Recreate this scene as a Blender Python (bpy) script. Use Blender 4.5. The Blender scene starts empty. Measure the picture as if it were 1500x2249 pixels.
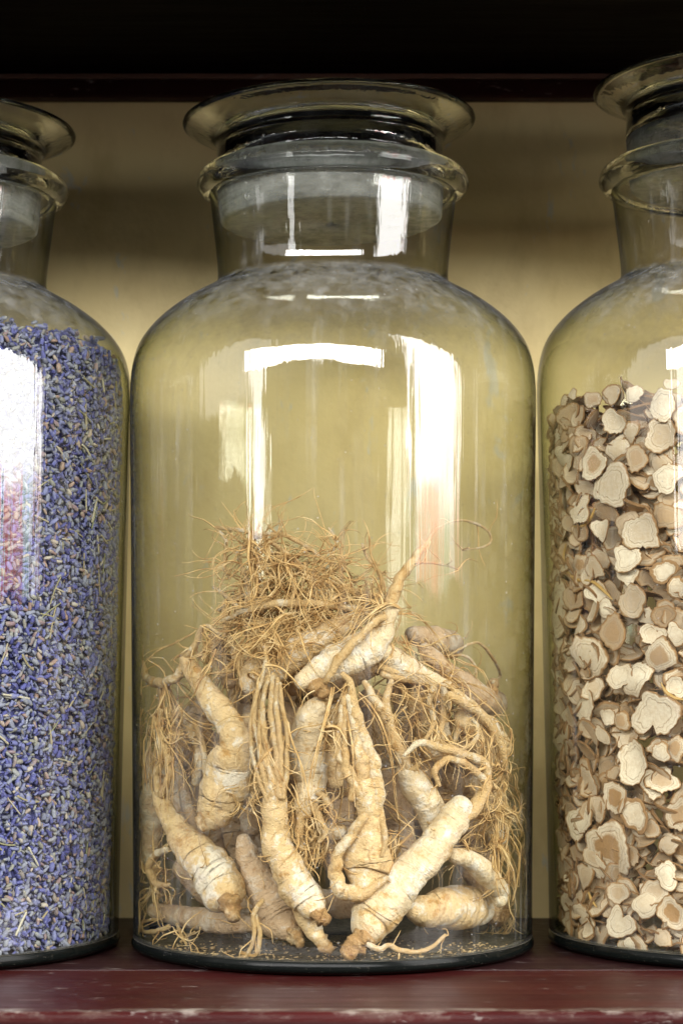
import bpy, math, random
import numpy as np
from mathutils import Vector, Matrix, noise

random.seed(7)
RNG = np.random.default_rng(7)
SC = bpy.context.scene
COL = SC.collection

# ------------------------------------------------------------------ camera
F_PX = 4300.0                      # focal length in photo pixels (1500 x 2249)
CAM_D, CAM_H = 1.075, 0.1474       # distance to the jar axes, height above the shelf
PITCH = math.atan((1480 - 1124.5) / F_PX)
cam_data = bpy.data.cameras.new('camera')
cam_data.sensor_fit = 'VERTICAL'
cam_data.sensor_height = 36.0
cam_data.lens = 36.0 * F_PX / 2249.0
cam_data.clip_start, cam_data.clip_end = 0.01, 50
cam_data.dof.use_dof = True
cam_data.dof.focus_distance = 1.0
cam_data.dof.aperture_fstop = 11.0
cam = bpy.data.objects.new('camera', cam_data)
COL.objects.link(cam)
cam.location = (0, -CAM_D, CAM_H)
cam.rotation_euler = (math.pi / 2 + PITCH, 0, 0)
SC.camera = cam
CAM_P = Vector((0, -CAM_D, CAM_H))
FWD = Vector((0, math.cos(PITCH), math.sin(PITCH)))
UP = Vector((0, -math.sin(PITCH), math.cos(PITCH)))

def at(px, py, Y):
    """point of the place at depth Y that the photograph shows at (px, py)"""
    d = FWD + Vector((1, 0, 0)) * ((px - 750) / F_PX) + UP * ((1124.5 - py) / F_PX)
    return CAM_P + d * ((Y + CAM_D) / d.y)

def mpp(Y):
    return (CAM_D + Y) / F_PX

# ------------------------------------------------------------------ world, lamps, exposure
world = bpy.data.worlds.new('World')
SC.world = world
world.use_nodes = True
bg = world.node_tree.nodes['Background']
bg.inputs['Color'].default_value = (0.92, 0.96, 1.0, 1)
bg.inputs['Strength'].default_value = 0.05

def area(name, loc, target, sx, sy, radiance, color):
    d = bpy.data.lights.new(name, 'AREA')
    d.shape = 'RECTANGLE'
    d.size, d.size_y = sx, sy
    d.energy = radiance * math.pi * sx * sy
    d.color = color
    o = bpy.data.objects.new(name, d)
    COL.objects.link(o)
    o.location = loc
    o.rotation_euler = (Vector(target) - Vector(loc)).to_track_quat('-Z', 'Y').to_euler()
    return o

door_light = area('doorway_light', (1.62, -1.18, 1.13), (0.0, -0.8, 0.5), 1.40, 1.9, 14.0, (1.0, 0.985, 0.96))
# the doorway looks on to a street: banners and goods in red and green fill its lower part
door_light.data.use_nodes = True
_t = door_light.data.node_tree
_em = _t.nodes['Emission']
_g = _t.nodes.new('ShaderNodeNewGeometry')
_s = _t.nodes.new('ShaderNodeSeparateXYZ')
_t.links.new(_g.outputs['Parametric'], _s.inputs[0])
def _ramp(sock, stops, interp='LINEAR'):
    r = _t.nodes.new('ShaderNodeValToRGB')
    _t.links.new(sock, r.inputs[0])
    r.color_ramp.interpolation = interp
    while len(r.color_ramp.elements) < len(stops):
        r.color_ramp.elements.new(0.5)
    for e, (p, c) in zip(r.color_ramp.elements, stops):
        e.position = p; e.color = (*c, 1)
    return r.outputs[0]
_w = (1.0, 1.0, 1.0)
_bars = _ramp(_s.outputs['X'], [(0.0, (.55, .8, .7)), (.10, _w), (.22, (.95, .30, .28)), (.34, (.9, .75, .7)), (.42, (.95, .32, .32)), (.58, (.9, .85, .8)),
                                (.66, (.5, .75, .65)), (.74, _w), (.86, (.8, .5, .45)), (.93, _w)], 'CONSTANT')
_low = _ramp(_s.outputs['Y'], [(0.0, (1, 1, 1)), (.06, (.85, .85, .85)), (.10, (0, 0, 0))])
_mx = _t.nodes.new('ShaderNodeMix'); _mx.data_type = 'RGBA'
_t.links.new(_low, _mx.inputs['Factor'])
_mx.inputs[6].default_value = (1, 1, 1, 1)
_t.links.new(_bars, _mx.inputs[7])
_dim = _ramp(_s.outputs['Y'], [(0.0, (.28, .28, .28)), (.05, (.38, .38, .38)), (.10, _w)])
_frm = _ramp(_s.outputs['X'], [(0.0, (.12, .12, .12)), (.025, (.9, .9, .9)), (.05, (.15, .15, .15)), (.12, _w), (.82, _w), (.845, (.25, .22, .2)), (.88, (.95, .9, .9)), (.93, (.2, .2, .2))], 'CONSTANT')
_m2 = _t.nodes.new('ShaderNodeMix'); _m2.data_type = 'RGBA'; _m2.blend_type = 'MULTIPLY'; _m2.inputs['Factor'].default_value = 1.0
_m3 = _t.nodes.new('ShaderNodeMix'); _m3.data_type = 'RGBA'; _m3.blend_type = 'MULTIPLY'; _m3.inputs['Factor'].default_value = 1.0
_t.links.new(_mx.outputs[2], _m2.inputs[6]); _t.links.new(_dim, _m2.inputs[7])
_t.links.new(_m2.outputs[2], _m3.inputs[6]); _t.links.new(_frm, _m3.inputs[7])
_t.links.new(_m3.outputs[2], _em.inputs['Color'])
left_light = area('window_light', (-1.75, -2.1, 0.60), (0, 0, 0.2), 0.34, 0.55, 7.0, (1.0, 0.99, 0.97))
side_light = area('shopfront_light', (-2.1, -1.45, 1.02), (0, 0, 0.2), 1.9, 1.0, 2.2, (1.0, 0.985, 0.96))
strip_light = area('transom_light', (-0.45, -2.45, 1.03), (-0.1, 0, 0.3), 3.8, 0.38, 28.0, (1.0, 0.99, 0.975))

strip_light.data.use_nodes = True
_t = strip_light.data.node_tree
_g = _t.nodes.new('ShaderNodeNewGeometry')
_s = _t.nodes.new('ShaderNodeSeparateXYZ')
_t.links.new(_g.outputs['Parametric'], _s.inputs[0])
_k = lambda v: (v, v, v)
_bars = _ramp(_s.outputs['X'], [(0.0, _k(.9)), (.05, _k(.25)), (.065, _k(1)), (.12, _k(.3)), (.13, _k(1)), (.20, _k(.35)), (.21, _k(1)), (.30, _k(.6)),
                                (.31, _k(1)), (.60, _k(.7)), (.62, _k(1)), (.9, _k(.5)), (.93, _k(1))], 'CONSTANT')
_t.links.new(_bars, _t.nodes['Emission'].inputs['Color'])

SC.view_settings.view_transform = 'Standard'
SC.view_settings.look = 'None'
SC.view_settings.exposure = 0.08
SC.view_settings.gamma = 1.0
SC.view_settings.use_curve_mapping = False
cy = SC.cycles
cy.max_bounces = 9
cy.diffuse_bounces = 3
cy.glossy_bounces = 3
cy.transmission_bounces = 8
cy.transparent_max_bounces = 40
cy.use_denoising = True
cy.use_adaptive_sampling = True
cy.adaptive_threshold = 0.03
cy.adaptive_min_samples = 16
cy.sample_clamp_indirect = 6.0
cy.blur_glossy = 0.5

# ------------------------------------------------------------------ material helpers
class NT:
    def __init__(self, name):
        self.mat = bpy.data.materials.new(name)
        self.mat.use_nodes = True
        self.t = self.mat.node_tree
        self.t.nodes.clear()
        self.out = self.t.nodes.new('ShaderNodeOutputMaterial')
    def n(self, typ, **kw):
        nd = self.t.nodes.new('ShaderNode' + typ)
        ins = kw.pop('ins', {})
        for k, v in kw.items():
            setattr(nd, k, v)
        for k, v in ins.items():
            self.set(nd, k, v)
        return nd
    def set(self, nd, k, v):
        s = nd.inputs[k]
        if isinstance(v, bpy.types.NodeSocket):
            self.t.links.new(v, s)
        elif isinstance(v, bpy.types.Node):
            self.t.links.new(v.outputs[0], s)
        else:
            s.default_value = v
    def math(self, op, a, b=0.0, c=0.0, clamp=False):
        nd = self.n('Math', operation=op, use_clamp=clamp)
        self.set(nd, 0, a); self.set(nd, 1, b); self.set(nd, 2, c)
        return nd.outputs[0]
    def mixc(self, f, a, b, blend='MIX'):
        nd = self.n('Mix', data_type='RGBA', blend_type=blend)
        self.set(nd, 'Factor', f)
        self.set(nd, 6, a); self.set(nd, 7, b)
        return nd.outputs[2]
    def ramp(self, f, stops):
        nd = self.n('ValToRGB')
        self.set(nd, 'Fac', f)
        cr = nd.color_ramp
        while len(cr.elements) < len(stops):
            cr.elements.new(0.5)
        for e, (p, c) in zip(cr.elements, stops):
            e.position = p
            e.color = c if len(c) == 4 else (*c, 1)
        return nd
    def rmap(self, f, a, b, lo=0.0, hi=1.0):
        nd = self.n('MapRange', ins={'Value': f, 'From Min': a, 'From Max': b, 'To Min': lo, 'To Max': hi})
        return nd.outputs[0]
    def noise(self, vec, scale, detail=4.0, rough=0.55, dist=0.0):
        nd = self.n('TexNoise', ins={'Scale': scale, 'Detail': detail, 'Roughness': rough, 'Distortion': dist})
        if vec is not None:
            self.set(nd, 'Vector', vec)
        return nd.outputs['Fac']
    def scaled(self, vec, s):
        nd = self.n('Mapping')
        self.set(nd, 'Vector', vec)
        nd.inputs['Scale'].default_value = s
        return nd.outputs[0]
    def bump(self, h, strength, dist):
        return self.n('Bump', ins={'Height': h, 'Strength': strength, 'Distance': dist}).outputs[0]
    def finish(self, shader):
        self.t.links.new(shader.outputs[0], self.out.inputs['Surface'])
        return self.mat

def C(r, g, b):
    return (r, g, b, 1.0)

# ------------------------------------------------------------------ materials
def thin_glass(name, tint, dust_lo, dust_hi, streak=0.5, frost=0.0, wav=0.25, rough=0.012):
    """clear glass wall: straight-through transmission with path-length tint steepened to imitate dark refracted edges, Fresnel gloss, dust film"""
    m = NT(name)
    geo = m.n('NewGeometry')
    tc = m.n('TexCoord')
    P = geo.outputs['Position']
    O = tc.outputs['Object']
    # faint vertical draw lines and waviness of hand-made glass
    drawn = m.noise(m.scaled(O, (1, 1, 0.018)), 210.0, 2.0, 0.6)
    waves = m.noise(m.scaled(O, (1, 1, 0.45)), 24.0, 2.0, 0.5)
    h = m.math('ADD', m.math('MULTIPLY', drawn, 0.24), waves)
    bump = m.bump(h, wav, 0.0035)
    dot = m.n('VectorMath', operation='DOT_PRODUCT')
    m.set(dot, 0, geo.outputs['Normal']); m.set(dot, 1, geo.outputs['Incoming'])
    cosv = m.math('MAXIMUM', m.math('ABSOLUTE', dot.outputs['Value']), 0.08)
    inv = m.math('DIVIDE', 1.0, m.math('POWER', cosv, 2.0))  # steeper than path length: edge darkness of refraction put into the tint
    comb = m.n('CombineColor')
    for k, ch in enumerate(('Red', 'Green', 'Blue')):
        m.set(comb, ch, m.math('POWER', tint[k], inv))
    tr = m.n('BsdfTransparent', ins={'Color': comb})
    rgh = m.math('MULTIPLY_ADD', m.rmap(m.noise(m.scaled(O, (1, 1, 0.02)), 130.0, 3.0, 0.7), 0.5, 0.72), 0.10, rough)
    gl = m.n('BsdfGlossy', ins={'Color': C(1, 1, 1), 'Roughness': rgh, 'Normal': bump})
    f1 = m.math('POWER', m.math('SUBTRACT', 1.0, cosv), 5.0)
    fres = m.math('MULTIPLY_ADD', f1, 0.5, 0.062)
    mix1 = m.n('MixShader', ins={'Fac': fres, 1: tr, 2: gl})
    # dust and lime film: clouds, streaks, specks
    cloud = m.rmap(m.noise(m.scaled(O, (1, 1, 0.6)), 22.0, 6.0, 0.7, 0.5), 0.42, 0.74)
    st = m.rmap(m.noise(m.scaled(O, (1, 1, 0.03)), 170.0, 3.0, 0.6), 0.52, 0.80)
    vor = m.n('TexVoronoi', feature='F1', ins={'Scale': 300.0, 'Randomness': 1.0})
    m.set(vor, 'Vector', O)
    pick = m.rmap(m.n('SeparateColor', ins={'Color': vor.outputs['Color']}).outputs[0], 0.84, 0.90)
    speck = m.math('MULTIPLY', m.rmap(vor.outputs['Distance'], 0.16, 0.08), pick)
    dust = m.math('ADD', m.math('MULTIPLY', cloud, dust_hi - dust_lo), dust_lo)
    dust = m.math('ADD', dust, m.math('MULTIPLY', m.math('MULTIPLY', st, cloud), 0.10 * streak))
    dust = m.math('ADD', dust, m.math('MULTIPLY', speck, 0.28))
    sepn = m.n('SeparateXYZ'); m.set(sepn, 0, geo.outputs['Normal'])
    settled = m.math('MULTIPLY', m.rmap(m.math('ABSOLUTE', sepn.outputs['Z']), 0.25, 0.95, 0.0, 0.16), m.rmap(m.noise(O, 110.0, 6.0, 0.75), 0.35, 0.65))
    dust = m.math('ADD', dust, settled)
    if frost:
        scr = m.noise(m.scaled(O, (0.12, 0.12, 1.0)), 300.0, 5.0, 0.75)
        blot = m.noise(O, 90.0, 5.0, 0.7)
        dust = m.math('ADD', dust, m.math('MULTIPLY', m.math('ADD', m.rmap(scr, 0.3, 0.7), m.rmap(blot, 0.3, 0.7)), frost))
    dust = m.math('MULTIPLY', dust, m.math('MINIMUM', m.math('MULTIPLY_ADD', inv, 0.2, 0.8), 1.6), clamp=True)
    df = m.n('BsdfDiffuse', ins={'Color': C(0.62, 0.63, 0.62)})
    mix2 = m.n('MixShader', ins={'Fac': dust, 1: mix1, 2: df})
    return m.finish(mix2)

M = {}
M['glass'] = thin_glass('jar_glass', (0.952, 0.953, 0.935), 0.0, 0.015, streak=2.0, rough=0.022)
def inner_glass():
    m = NT('jar_glass_inside')
    return m.finish(m.n('BsdfTransparent', ins={'Color': C(0.975, 0.978, 0.955)}))
M['glass_in'] = inner_glass()
M['ground'] = thin_glass('ground_glass', (0.955, 0.965, 0.95), 0.0, 0.05, frost=0.24, rough=0.12)

def solid_glass(name, col, rough=0.02):
    m = NT(name)
    tc = m.n('TexCoord')
    O = tc.outputs['Object']
    b = m.bump(m.noise(m.scaled(O, (1, 1, 2.5)), 60.0, 3.0), 0.10, 0.002)
    g = m.n('BsdfPrincipled', ins={'Base Color': col, 'Roughness': rough, 'IOR': 1.5,
                                   'Transmission Weight': 1.0, 'Normal': b})
    df = m.n('BsdfDiffuse', ins={'Color': C(0.6, 0.61, 0.6)})
    d = m.rmap(m.noise(O, 70.0, 6.0, 0.7), 0.5, 0.8, 0.0, 0.09)
    mx = m.n('MixShader', ins={'Fac': d, 1: g, 2: df})
    return m.finish(mx)

M['solid'] = solid_glass('stopper_glass', C(0.93, 0.95, 0.92))
def base_glass():
    m = NT('base_glass')
    geo = m.n('NewGeometry')
    O = m.n('TexCoord').outputs['Object']
    g = m.n('BsdfPrincipled', ins={'Base Color': C(0.004, 0.005, 0.0045), 'Roughness': 0.2, 'IOR': 1.5, 'Specular IOR Level': 0.08})
    df = m.n('BsdfDiffuse', ins={'Color': C(0.34, 0.31, 0.25)})
    sep = m.n('SeparateXYZ'); m.set(sep, 0, geo.outputs['Normal'])
    up = m.rmap(sep.outputs['Z'], 0.6, 0.95)
    d = m.math('MULTIPLY', up, m.rmap(m.noise(O, 180.0, 6.0, 0.75), 0.3, 0.8, 0.08, 0.75))
    sp = m.rmap(m.noise(O, 700.0, 3.0, 0.7), 0.64, 0.72, 0.0, 0.25)
    return m.finish(m.n('MixShader', ins={'Fac': m.math('MAXIMUM', d, sp), 1: g, 2: df}))
M['base'] = base_glass()

def wall_mat():
    m = NT('ochre_wall_paint')
    P = m.n('NewGeometry').outputs['Position']
    big = m.noise(P, 6.0, 4.0)
    mid = m.noise(m.scaled(P, (1, 1, 0.5)), 26.0, 6.0, 0.6)
    c = m.mixc(m.rmap(big, 0.35, 0.65), C(0.70, 0.545, 0.245), C(0.78, 0.635, 0.325))
    c = m.mixc(m.rmap(mid, 0.5, 0.75, 0.0, 0.55), c, C(0.46, 0.33, 0.13))
    chip = m.math('MULTIPLY', m.rmap(m.noise(m.scaled(P, (1.4, 1, 0.6)), 34.0, 5.0, 0.65, 0.4), 0.62, 0.67), 0.6)
    c = m.mixc(chip, c, C(0.55, 0.56, 0.52))
    b = m.bump(m.noise(P, 60.0, 6.0, 0.6), 0.5, 0.002)
    s = m.n('BsdfPrincipled', ins={'Base Color': c, 'Roughness': 0.6, 'Normal': b})
    return m.finish(s)

def lacquer(name, red, worn, amount, edge=False, edge_y=0.0, spec=0.5, fleck=0.45):
    m = NT(name)
    geo = m.n('NewGeometry')
    P = geo.outputs['Position']
    grain = m.noise(m.scaled(P, (0.07, 1, 1)), 120.0, 6.0, 0.75)
    grain2 = m.noise(m.scaled(P, (0.16, 1, 1)), 36.0, 6.0, 0.7, 0.3)
    c = m.mixc(m.rmap(grain2, 0.35, 0.7), red, C(red[0] * 0.55, red[1] * 0.6, red[2] * 0.65))
    wear = m.rmap(m.math('MULTIPLY_ADD', grain, 0.45, m.math('MULTIPLY', grain2, 0.55)), 0.66 - amount, 0.74 - amount)
    c = m.mixc(m.math('MULTIPLY', wear, 0.75), c, worn)
    dust = m.rmap(m.noise(m.scaled(P, (0.25, 1, 1)), 190.0, 4.0, 0.75), 0.61, 0.69, 0.0, fleck)
    c = m.mixc(dust, c, C(0.42, 0.37, 0.34))
    if edge:
        sep = m.n('SeparateXYZ'); m.set(sep, 0, P)
        e = m.rmap(m.math('ABSOLUTE', m.math('SUBTRACT', sep.outputs['Y'], edge_y)), 0.006, 0.0)
        ez = m.rmap(sep.outputs['Z'], -0.0048, -0.0008)
        brk = m.noise(m.scaled(P, (0.35, 1, 1)), 95.0, 6.0, 0.7)
        k = m.math('MULTIPLY', m.math('MULTIPLY', e, ez), m.rmap(brk, 0.46, 0.56))
        c = m.mixc(k, c, m.mixc(m.rmap(m.noise(m.scaled(P, (0.5, 1, 1)), 160.0, 4.0, 0.7), 0.5, 0.6), C(0.20, 0.15, 0.12), C(0.50, 0.45, 0.39)))
        seam = m.math('MULTIPLY', m.rmap(sep.outputs['Z'], -0.0040, -0.0055), m.rmap(sep.outputs['Z'], -0.0095, -0.008))
        c = m.mixc(m.math('MULTIPLY', seam, m.rmap(brk, 0.3, 0.45)), c, C(0.018, 0.008, 0.008))
    rough = m.rmap(m.math('MAXIMUM', wear, grain), 0.3, 1.0, 0.34, 0.65)
    b = m.bump(m.math('SUBTRACT', grain, wear), 0.35, 0.0012)
    s = m.n('BsdfPrincipled', ins={'Base Color': c, 'Roughness': rough, 'Normal': b, 'Specular IOR Level': spec})
    return m.finish(s)

M['wall'] = wall_mat()
M['plank_front'] = lacquer('red_lacquer', C(0.056, 0.0085, 0.0078), C(0.20, 0.15, 0.125), -0.01, True, -0.199, spec=0.16)
M['plank_back'] = lacquer('worn_red_lacquer', C(0.030, 0.009, 0.009), C(0.15, 0.12, 0.105), 0.04, spec=0.25)
M['dark_wood'] = lacquer('dark_lacquer', C(0.006, 0.0022, 0.002), C(0.008, 0.004, 0.004), -0.05, spec=0.03, fleck=0.0)
M['rail'] = lacquer('rail_lacquer', C(0.035, 0.010, 0.008), C(0.08, 0.05, 0.04), 0.0, spec=0.1)
M['rail_edge'] = lacquer('rail_bare_edge', C(0.20, 0.10, 0.07), C(0.4, 0.3, 0.22), 0.06)

def root_mat(name, tan, cream, white, hue_noise=0.5):
    m = NT(name)
    uv = m.n('UVMap').outputs[0]
    P = m.n('NewGeometry').outputs['Position']
    oi = m.n('ObjectInfo').outputs['Random']
    off = m.n('VectorMath', operation='ADD'); m.set(off, 0, P)
    cmb = m.n('CombineXYZ'); m.set(cmb, 0, m.math('MULTIPLY', oi, 3.7)); m.set(off, 1, cmb.outputs[0])
    Q = off.outputs[0]
    patch = m.noise(Q, 55.0, 5.0, 0.6, 0.3)
    fine = m.noise(Q, 260.0, 5.0, 0.65)
    rings = m.noise(m.scaled(uv, (9.0, 800.0, 1)), 1.0, 4.0, 0.6, 0.25)
    rings2 = m.noise(m.scaled(uv, (3.0, 120.0, 1)), 1.0, 3.0, 0.6, 0.6)
    mix = m.math('MULTIPLY_ADD', patch, 0.62, m.math('MULTIPLY', fine, 0.38))
    c = m.ramp(mix, [(0.38, tan), (0.455, cream), (0.515, cream), (0.585, white)]).outputs[0]
    crease = m.rmap(rings2, 0.33, 0.24, 0.0, 0.5)
    c = m.mixc(crease, c, C(0.30, 0.16, 0.065))
    c = m.mixc(m.rmap(rings, 0.42, 0.26, 0.0, 0.5), c, C(0.42, 0.25, 0.11))
    spot = m.rmap(m.noise(Q, 330.0, 2.0), 0.72, 0.77, 0.0, 0.6)
    c = m.mixc(spot, c, C(0.30, 0.13, 0.06))
    h = m.math('MULTIPLY_ADD', rings, 0.45, m.math('MULTIPLY_ADD', rings2, 0.16, m.math('MULTIPLY', fine, 0.6)))
    b = m.bump(h, 1.0, 0.0028)
    s = m.n('BsdfPrincipled', ins={'Base Color': c, 'Roughness': 0.78, 'Specular IOR Level': 0.25, 'Normal': b})
    return m.finish(s)

M['root'] = root_mat('ginseng_skin', C(0.54, 0.315, 0.115), C(0.76, 0.555, 0.30), C(0.86, 0.77, 0.63))
M['root_pale'] = root_mat('ginseng_skin_pale', C(0.62, 0.40, 0.175), C(0.80, 0.645, 0.42), C(0.87, 0.80, 0.68))
M['root_dull'] = root_mat('ginseng_skin_dull', C(0.44, 0.27, 0.13), C(0.60, 0.43, 0.27), C(0.70, 0.59, 0.46))
M['rootlet'] = root_mat('ginseng_rootlet_skin', C(0.54, 0.32, 0.12), C(0.68, 0.47, 0.23), C(0.80, 0.68, 0.49))
M['crown'] = root_mat('ginseng_crown_bark', C(0.26, 0.13, 0.05), C(0.46, 0.28, 0.12), C(0.66, 0.50, 0.30))

def fibre_mat():
    m = NT('root_fibre')
    P = m.n('NewGeometry').outputs['Position']
    v = m.noise(P, 120.0, 3.0)
    c = m.ramp(v, [(0.3, C(0.42, 0.235, 0.09)), (0.5, C(0.66, 0.44, 0.19)), (0.7, C(0.80, 0.62, 0.36))]).outputs[0]
    s = m.n('BsdfPrincipled', ins={'Base Color': c, 'Roughness': 0.7, 'Specular IOR Level': 0.3})
    return m.finish(s)
M['fibre'] = fibre_mat()

def crumb_mat():
    m = NT('root_crumbs')
    P = m.n('NewGeometry').outputs['Position']
    c = m.ramp(m.noise(P, 300.0, 2.0), [(0.35, C(0.3, 0.2, 0.1)), (0.6, C(0.62, 0.46, 0.25))]).outputs[0]
    return m.finish(m.n('BsdfPrincipled', ins={'Base Color': c, 'Roughness': 0.9}))
M['crumb'] = crumb_mat()

def slice_mat():
    m = NT('dried_root_slice')
    rad = m.n('Attribute', attribute_name='rad').outputs['Fac']
    rnd = m.n('Attribute', attribute_name='rnd').outputs['Fac']
    P = m.n('NewGeometry').outputs['Position']
    oi = m.n('ObjectInfo')
    sep = m.n('SeparateColor', ins={'Color': oi.outputs['Color']})
    tone = m.math('ADD', sep.outputs[0], m.math('MULTIPLY', m.math('SUBTRACT', rnd, 0.5), 0.8), clamp=True)
    core = sep.outputs[1]
    rim = sep.outputs[2]
    n1 = m.noise(P, 170.0, 4.0, 0.6)
    n2 = m.noise(P, 620.0, 3.0, 0.6)
    r = m.math('ADD', rad, m.math('MULTIPLY', m.math('SUBTRACT', n1, 0.5), 0.42))
    cream = m.mixc(tone, C(0.32, 0.19, 0.09), C(0.88, 0.79, 0.63))
    cream = m.mixc(m.rmap(m.math('MULTIPLY_ADD', n2, 0.5, m.math('MULTIPLY', n1, 0.5)), 0.42, 0.66, 0.0, 0.40), cream, C(0.52, 0.35, 0.17))
    inner = m.mixc(m.math('MULTIPLY', core, m.rmap(r, 0.62, 0.50)), cream, C(0.42, 0.255, 0.12))
    line = m.math('MULTIPLY', m.rmap(m.math('ABSOLUTE', m.math('SUBTRACT', r, 0.66)), 0.035, 0.008), 0.5)
    c = m.mixc(line, inner, C(0.32, 0.18, 0.085))
    line2 = m.math('MULTIPLY', m.rmap(m.math('ABSOLUTE', m.math('SUBTRACT', r, 0.82)), 0.035, 0.01), 0.35)
    c = m.mixc(line2, c, C(0.40, 0.25, 0.12))
    lo = m.math('SUBTRACT', 0.94, m.math('MULTIPLY', rim, 0.16))
    edge = m.n('MapRange', ins={'Value': r, 'From Max': m.math('ADD', lo, 0.09)})
    m.set(edge, 'From Min', lo)
    c = m.mixc(edge.outputs[0], c, C(0.36, 0.215, 0.10))
    bark = m.rmap(rad, 1.02, 1.05)
    c = m.mixc(bark, c, m.mixc(n1, C(0.17, 0.09, 0.04), C(0.34, 0.20, 0.095)))
    h = m.math('ADD', n2, m.math('MULTIPLY', line, -1.2))
    b = m.bump(h, 0.5, 0.0008)
    s = m.n('BsdfPrincipled', ins={'Base Color': c, 'Roughness': 0.8, 'Specular IOR Level': 0.2, 'Normal': b})
    return m.finish(s)
M['slice'] = slice_mat()

def strip_mat():
    m = NT('amber_strip')
    P = m.n('NewGeometry').outputs['Position']
    c = m.mixc(m.noise(P, 90.0), C(0.42, 0.24, 0.06), C(0.62, 0.42, 0.16))
    return m.finish(m.n('BsdfPrincipled', ins={'Base Color': c, 'Roughness': 0.4}))
M['amber'] = strip_mat()

def lavender_mat():
    m = NT('lavender_bud')
    rnd = m.n('Attribute', attribute_name='rnd').outputs['Fac']
    oi = m.n('ObjectInfo').outputs['Random']
    al = m.n('Attribute', attribute_name='along').outputs['Fac']
    P = m.n('NewGeometry').outputs['Position']
    r = m.math('FRACT', m.math('ADD', rnd, oi))
    c = m.ramp(r, [(0.0, C(0.058, 0.06, 0.21)), (0.22, C(0.11, 0.12, 0.37)), (0.42, C(0.215, 0.235, 0.46)),
                   (0.58, C(0.14, 0.15, 0.23)), (0.74, C(0.28, 0.30, 0.40)), (0.86, C(0.28, 0.28, 0.24)),
                   (0.92, C(0.27, 0.19, 0.22)), (0.965, C(0.36, 0.24, 0.19)), (1.0, C(0.50, 0.46, 0.40))])
    c = c.outputs[0]
    tip = m.rmap(al, 0.42, 0.0, 0.0, 0.55)
    c = m.mixc(m.math('MULTIPLY', tip, m.rmap(m.math('FRACT', m.math('MULTIPLY', r, 7.3)), 0.4, 0.9)), c, C(0.46, 0.45, 0.30))
    c = m.mixc(m.rmap(m.noise(P, 900.0, 2.0), 0.55, 0.78, 0.0, 0.45), c, C(0.44, 0.46, 0.60))
    ribs = m.noise(P, 1400.0, 2.0)
    b = m.bump(ribs, 0.4, 0.0006)
    s = m.n('BsdfPrincipled', ins={'Base Color': c, 'Roughness': 0.75, 'Specular IOR Level': 0.25, 'Normal': b})
    return m.finish(s)
M['lav'] = lavender_mat()

def stem_mat():
    m = NT('dried_lavender_stem')
    oi = m.n('ObjectInfo').outputs['Random']
    c = m.ramp(oi, [(0.0, C(0.22, 0.24, 0.14)), (0.5, C(0.36, 0.30, 0.18)), (1.0, C(0.55, 0.52, 0.42))]).outputs[0]
    return m.finish(m.n('BsdfPrincipled', ins={'Base Color': c, 'Roughness': 0.75}))
M['stem'] = stem_mat()

# ------------------------------------------------------------------ mesh helpers
def link(name, me, mat, parent=None, smooth=True):
    o = bpy.data.objects.new(name, me)
    COL.objects.link(o)
    if mat is not None and len(me.materials) == 0:
        me.materials.append(mat)
    if smooth:
        me.polygons.foreach_set('use_smooth', [True] * len(me.polygons))
    if parent is not None:
        o.parent = parent
    return o

def tag(o, label=None, cat=None, group=None, kind=None):
    if label: o['label'] = label
    if cat: o['category'] = cat
    if group: o['group'] = group
    if kind: o['kind'] = kind
    return o

def empty(name, loc=(0, 0, 0)):
    o = bpy.data.objects.new(name, None)
    o.empty_display_size = 0.01
    COL.objects.link(o)
    o.location = loc
    return o

def box_mesh(name, lo, hi, bevel=0.0, seg=2):
    import bmesh
    bm = bmesh.new()
    bmesh.ops.create_cube(bm, size=1.0)
    lo, hi = Vector(lo), Vector(hi)
    for v in bm.verts:
        v.co = Vector(((lo[i] + hi[i]) / 2 + v.co[i] * (hi[i] - lo[i])) for i in range(3))
    if bevel:
        bmesh.ops.bevel(bm, geom=bm.edges[:], offset=bevel, segments=seg, affect='EDGES', profile=0.6)
    me = bpy.data.meshes.new(name)
    bm.to_mesh(me); bm.free()
    return me

def lathe_mesh(name, prof, seg=96, closed=True):
    """prof: list of (r, z); closed: the loop returns to its start (a ring-like solid)"""
    V, Fc = [], []
    n = len(prof)
    for r, z in prof:
        for k in range(seg):
            a = 2 * math.pi * k / seg
            V.append((r * math.cos(a), r * math.sin(a), z))
    m = n if closed else n - 1
    for i in range(m):
        j = (i + 1) % n
        for k in range(seg):
            l = (k + 1) % seg
            Fc.append((i * seg + k, i * seg + l, j * seg + l, j * seg + k))
    me = bpy.data.meshes.new(name)
    me.from_pydata(V, [], Fc)
    return me

def smooth_prof(pts, n=8):
    """Catmull-Rom through (r, z) points"""
    out = []
    P = [np.array(p, float) for p in pts]
    for i in range(len(P) - 1):
        p0 = P[max(i - 1, 0)]; p1 = P[i]; p2 = P[i + 1]; p3 = P[min(i + 2, len(P) - 1)]
        for t in np.linspace(0, 1, n, endpoint=False):
            out.append(tuple(0.5 * ((2 * p1) + (-p0 + p2) * t + (2 * p0 - 5 * p1 + 4 * p2 - p3) * t * t + (-p0 + 3 * p1 - 3 * p2 + p3) * t ** 3)))
    out.append(tuple(P[-1]))
    return out

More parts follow.
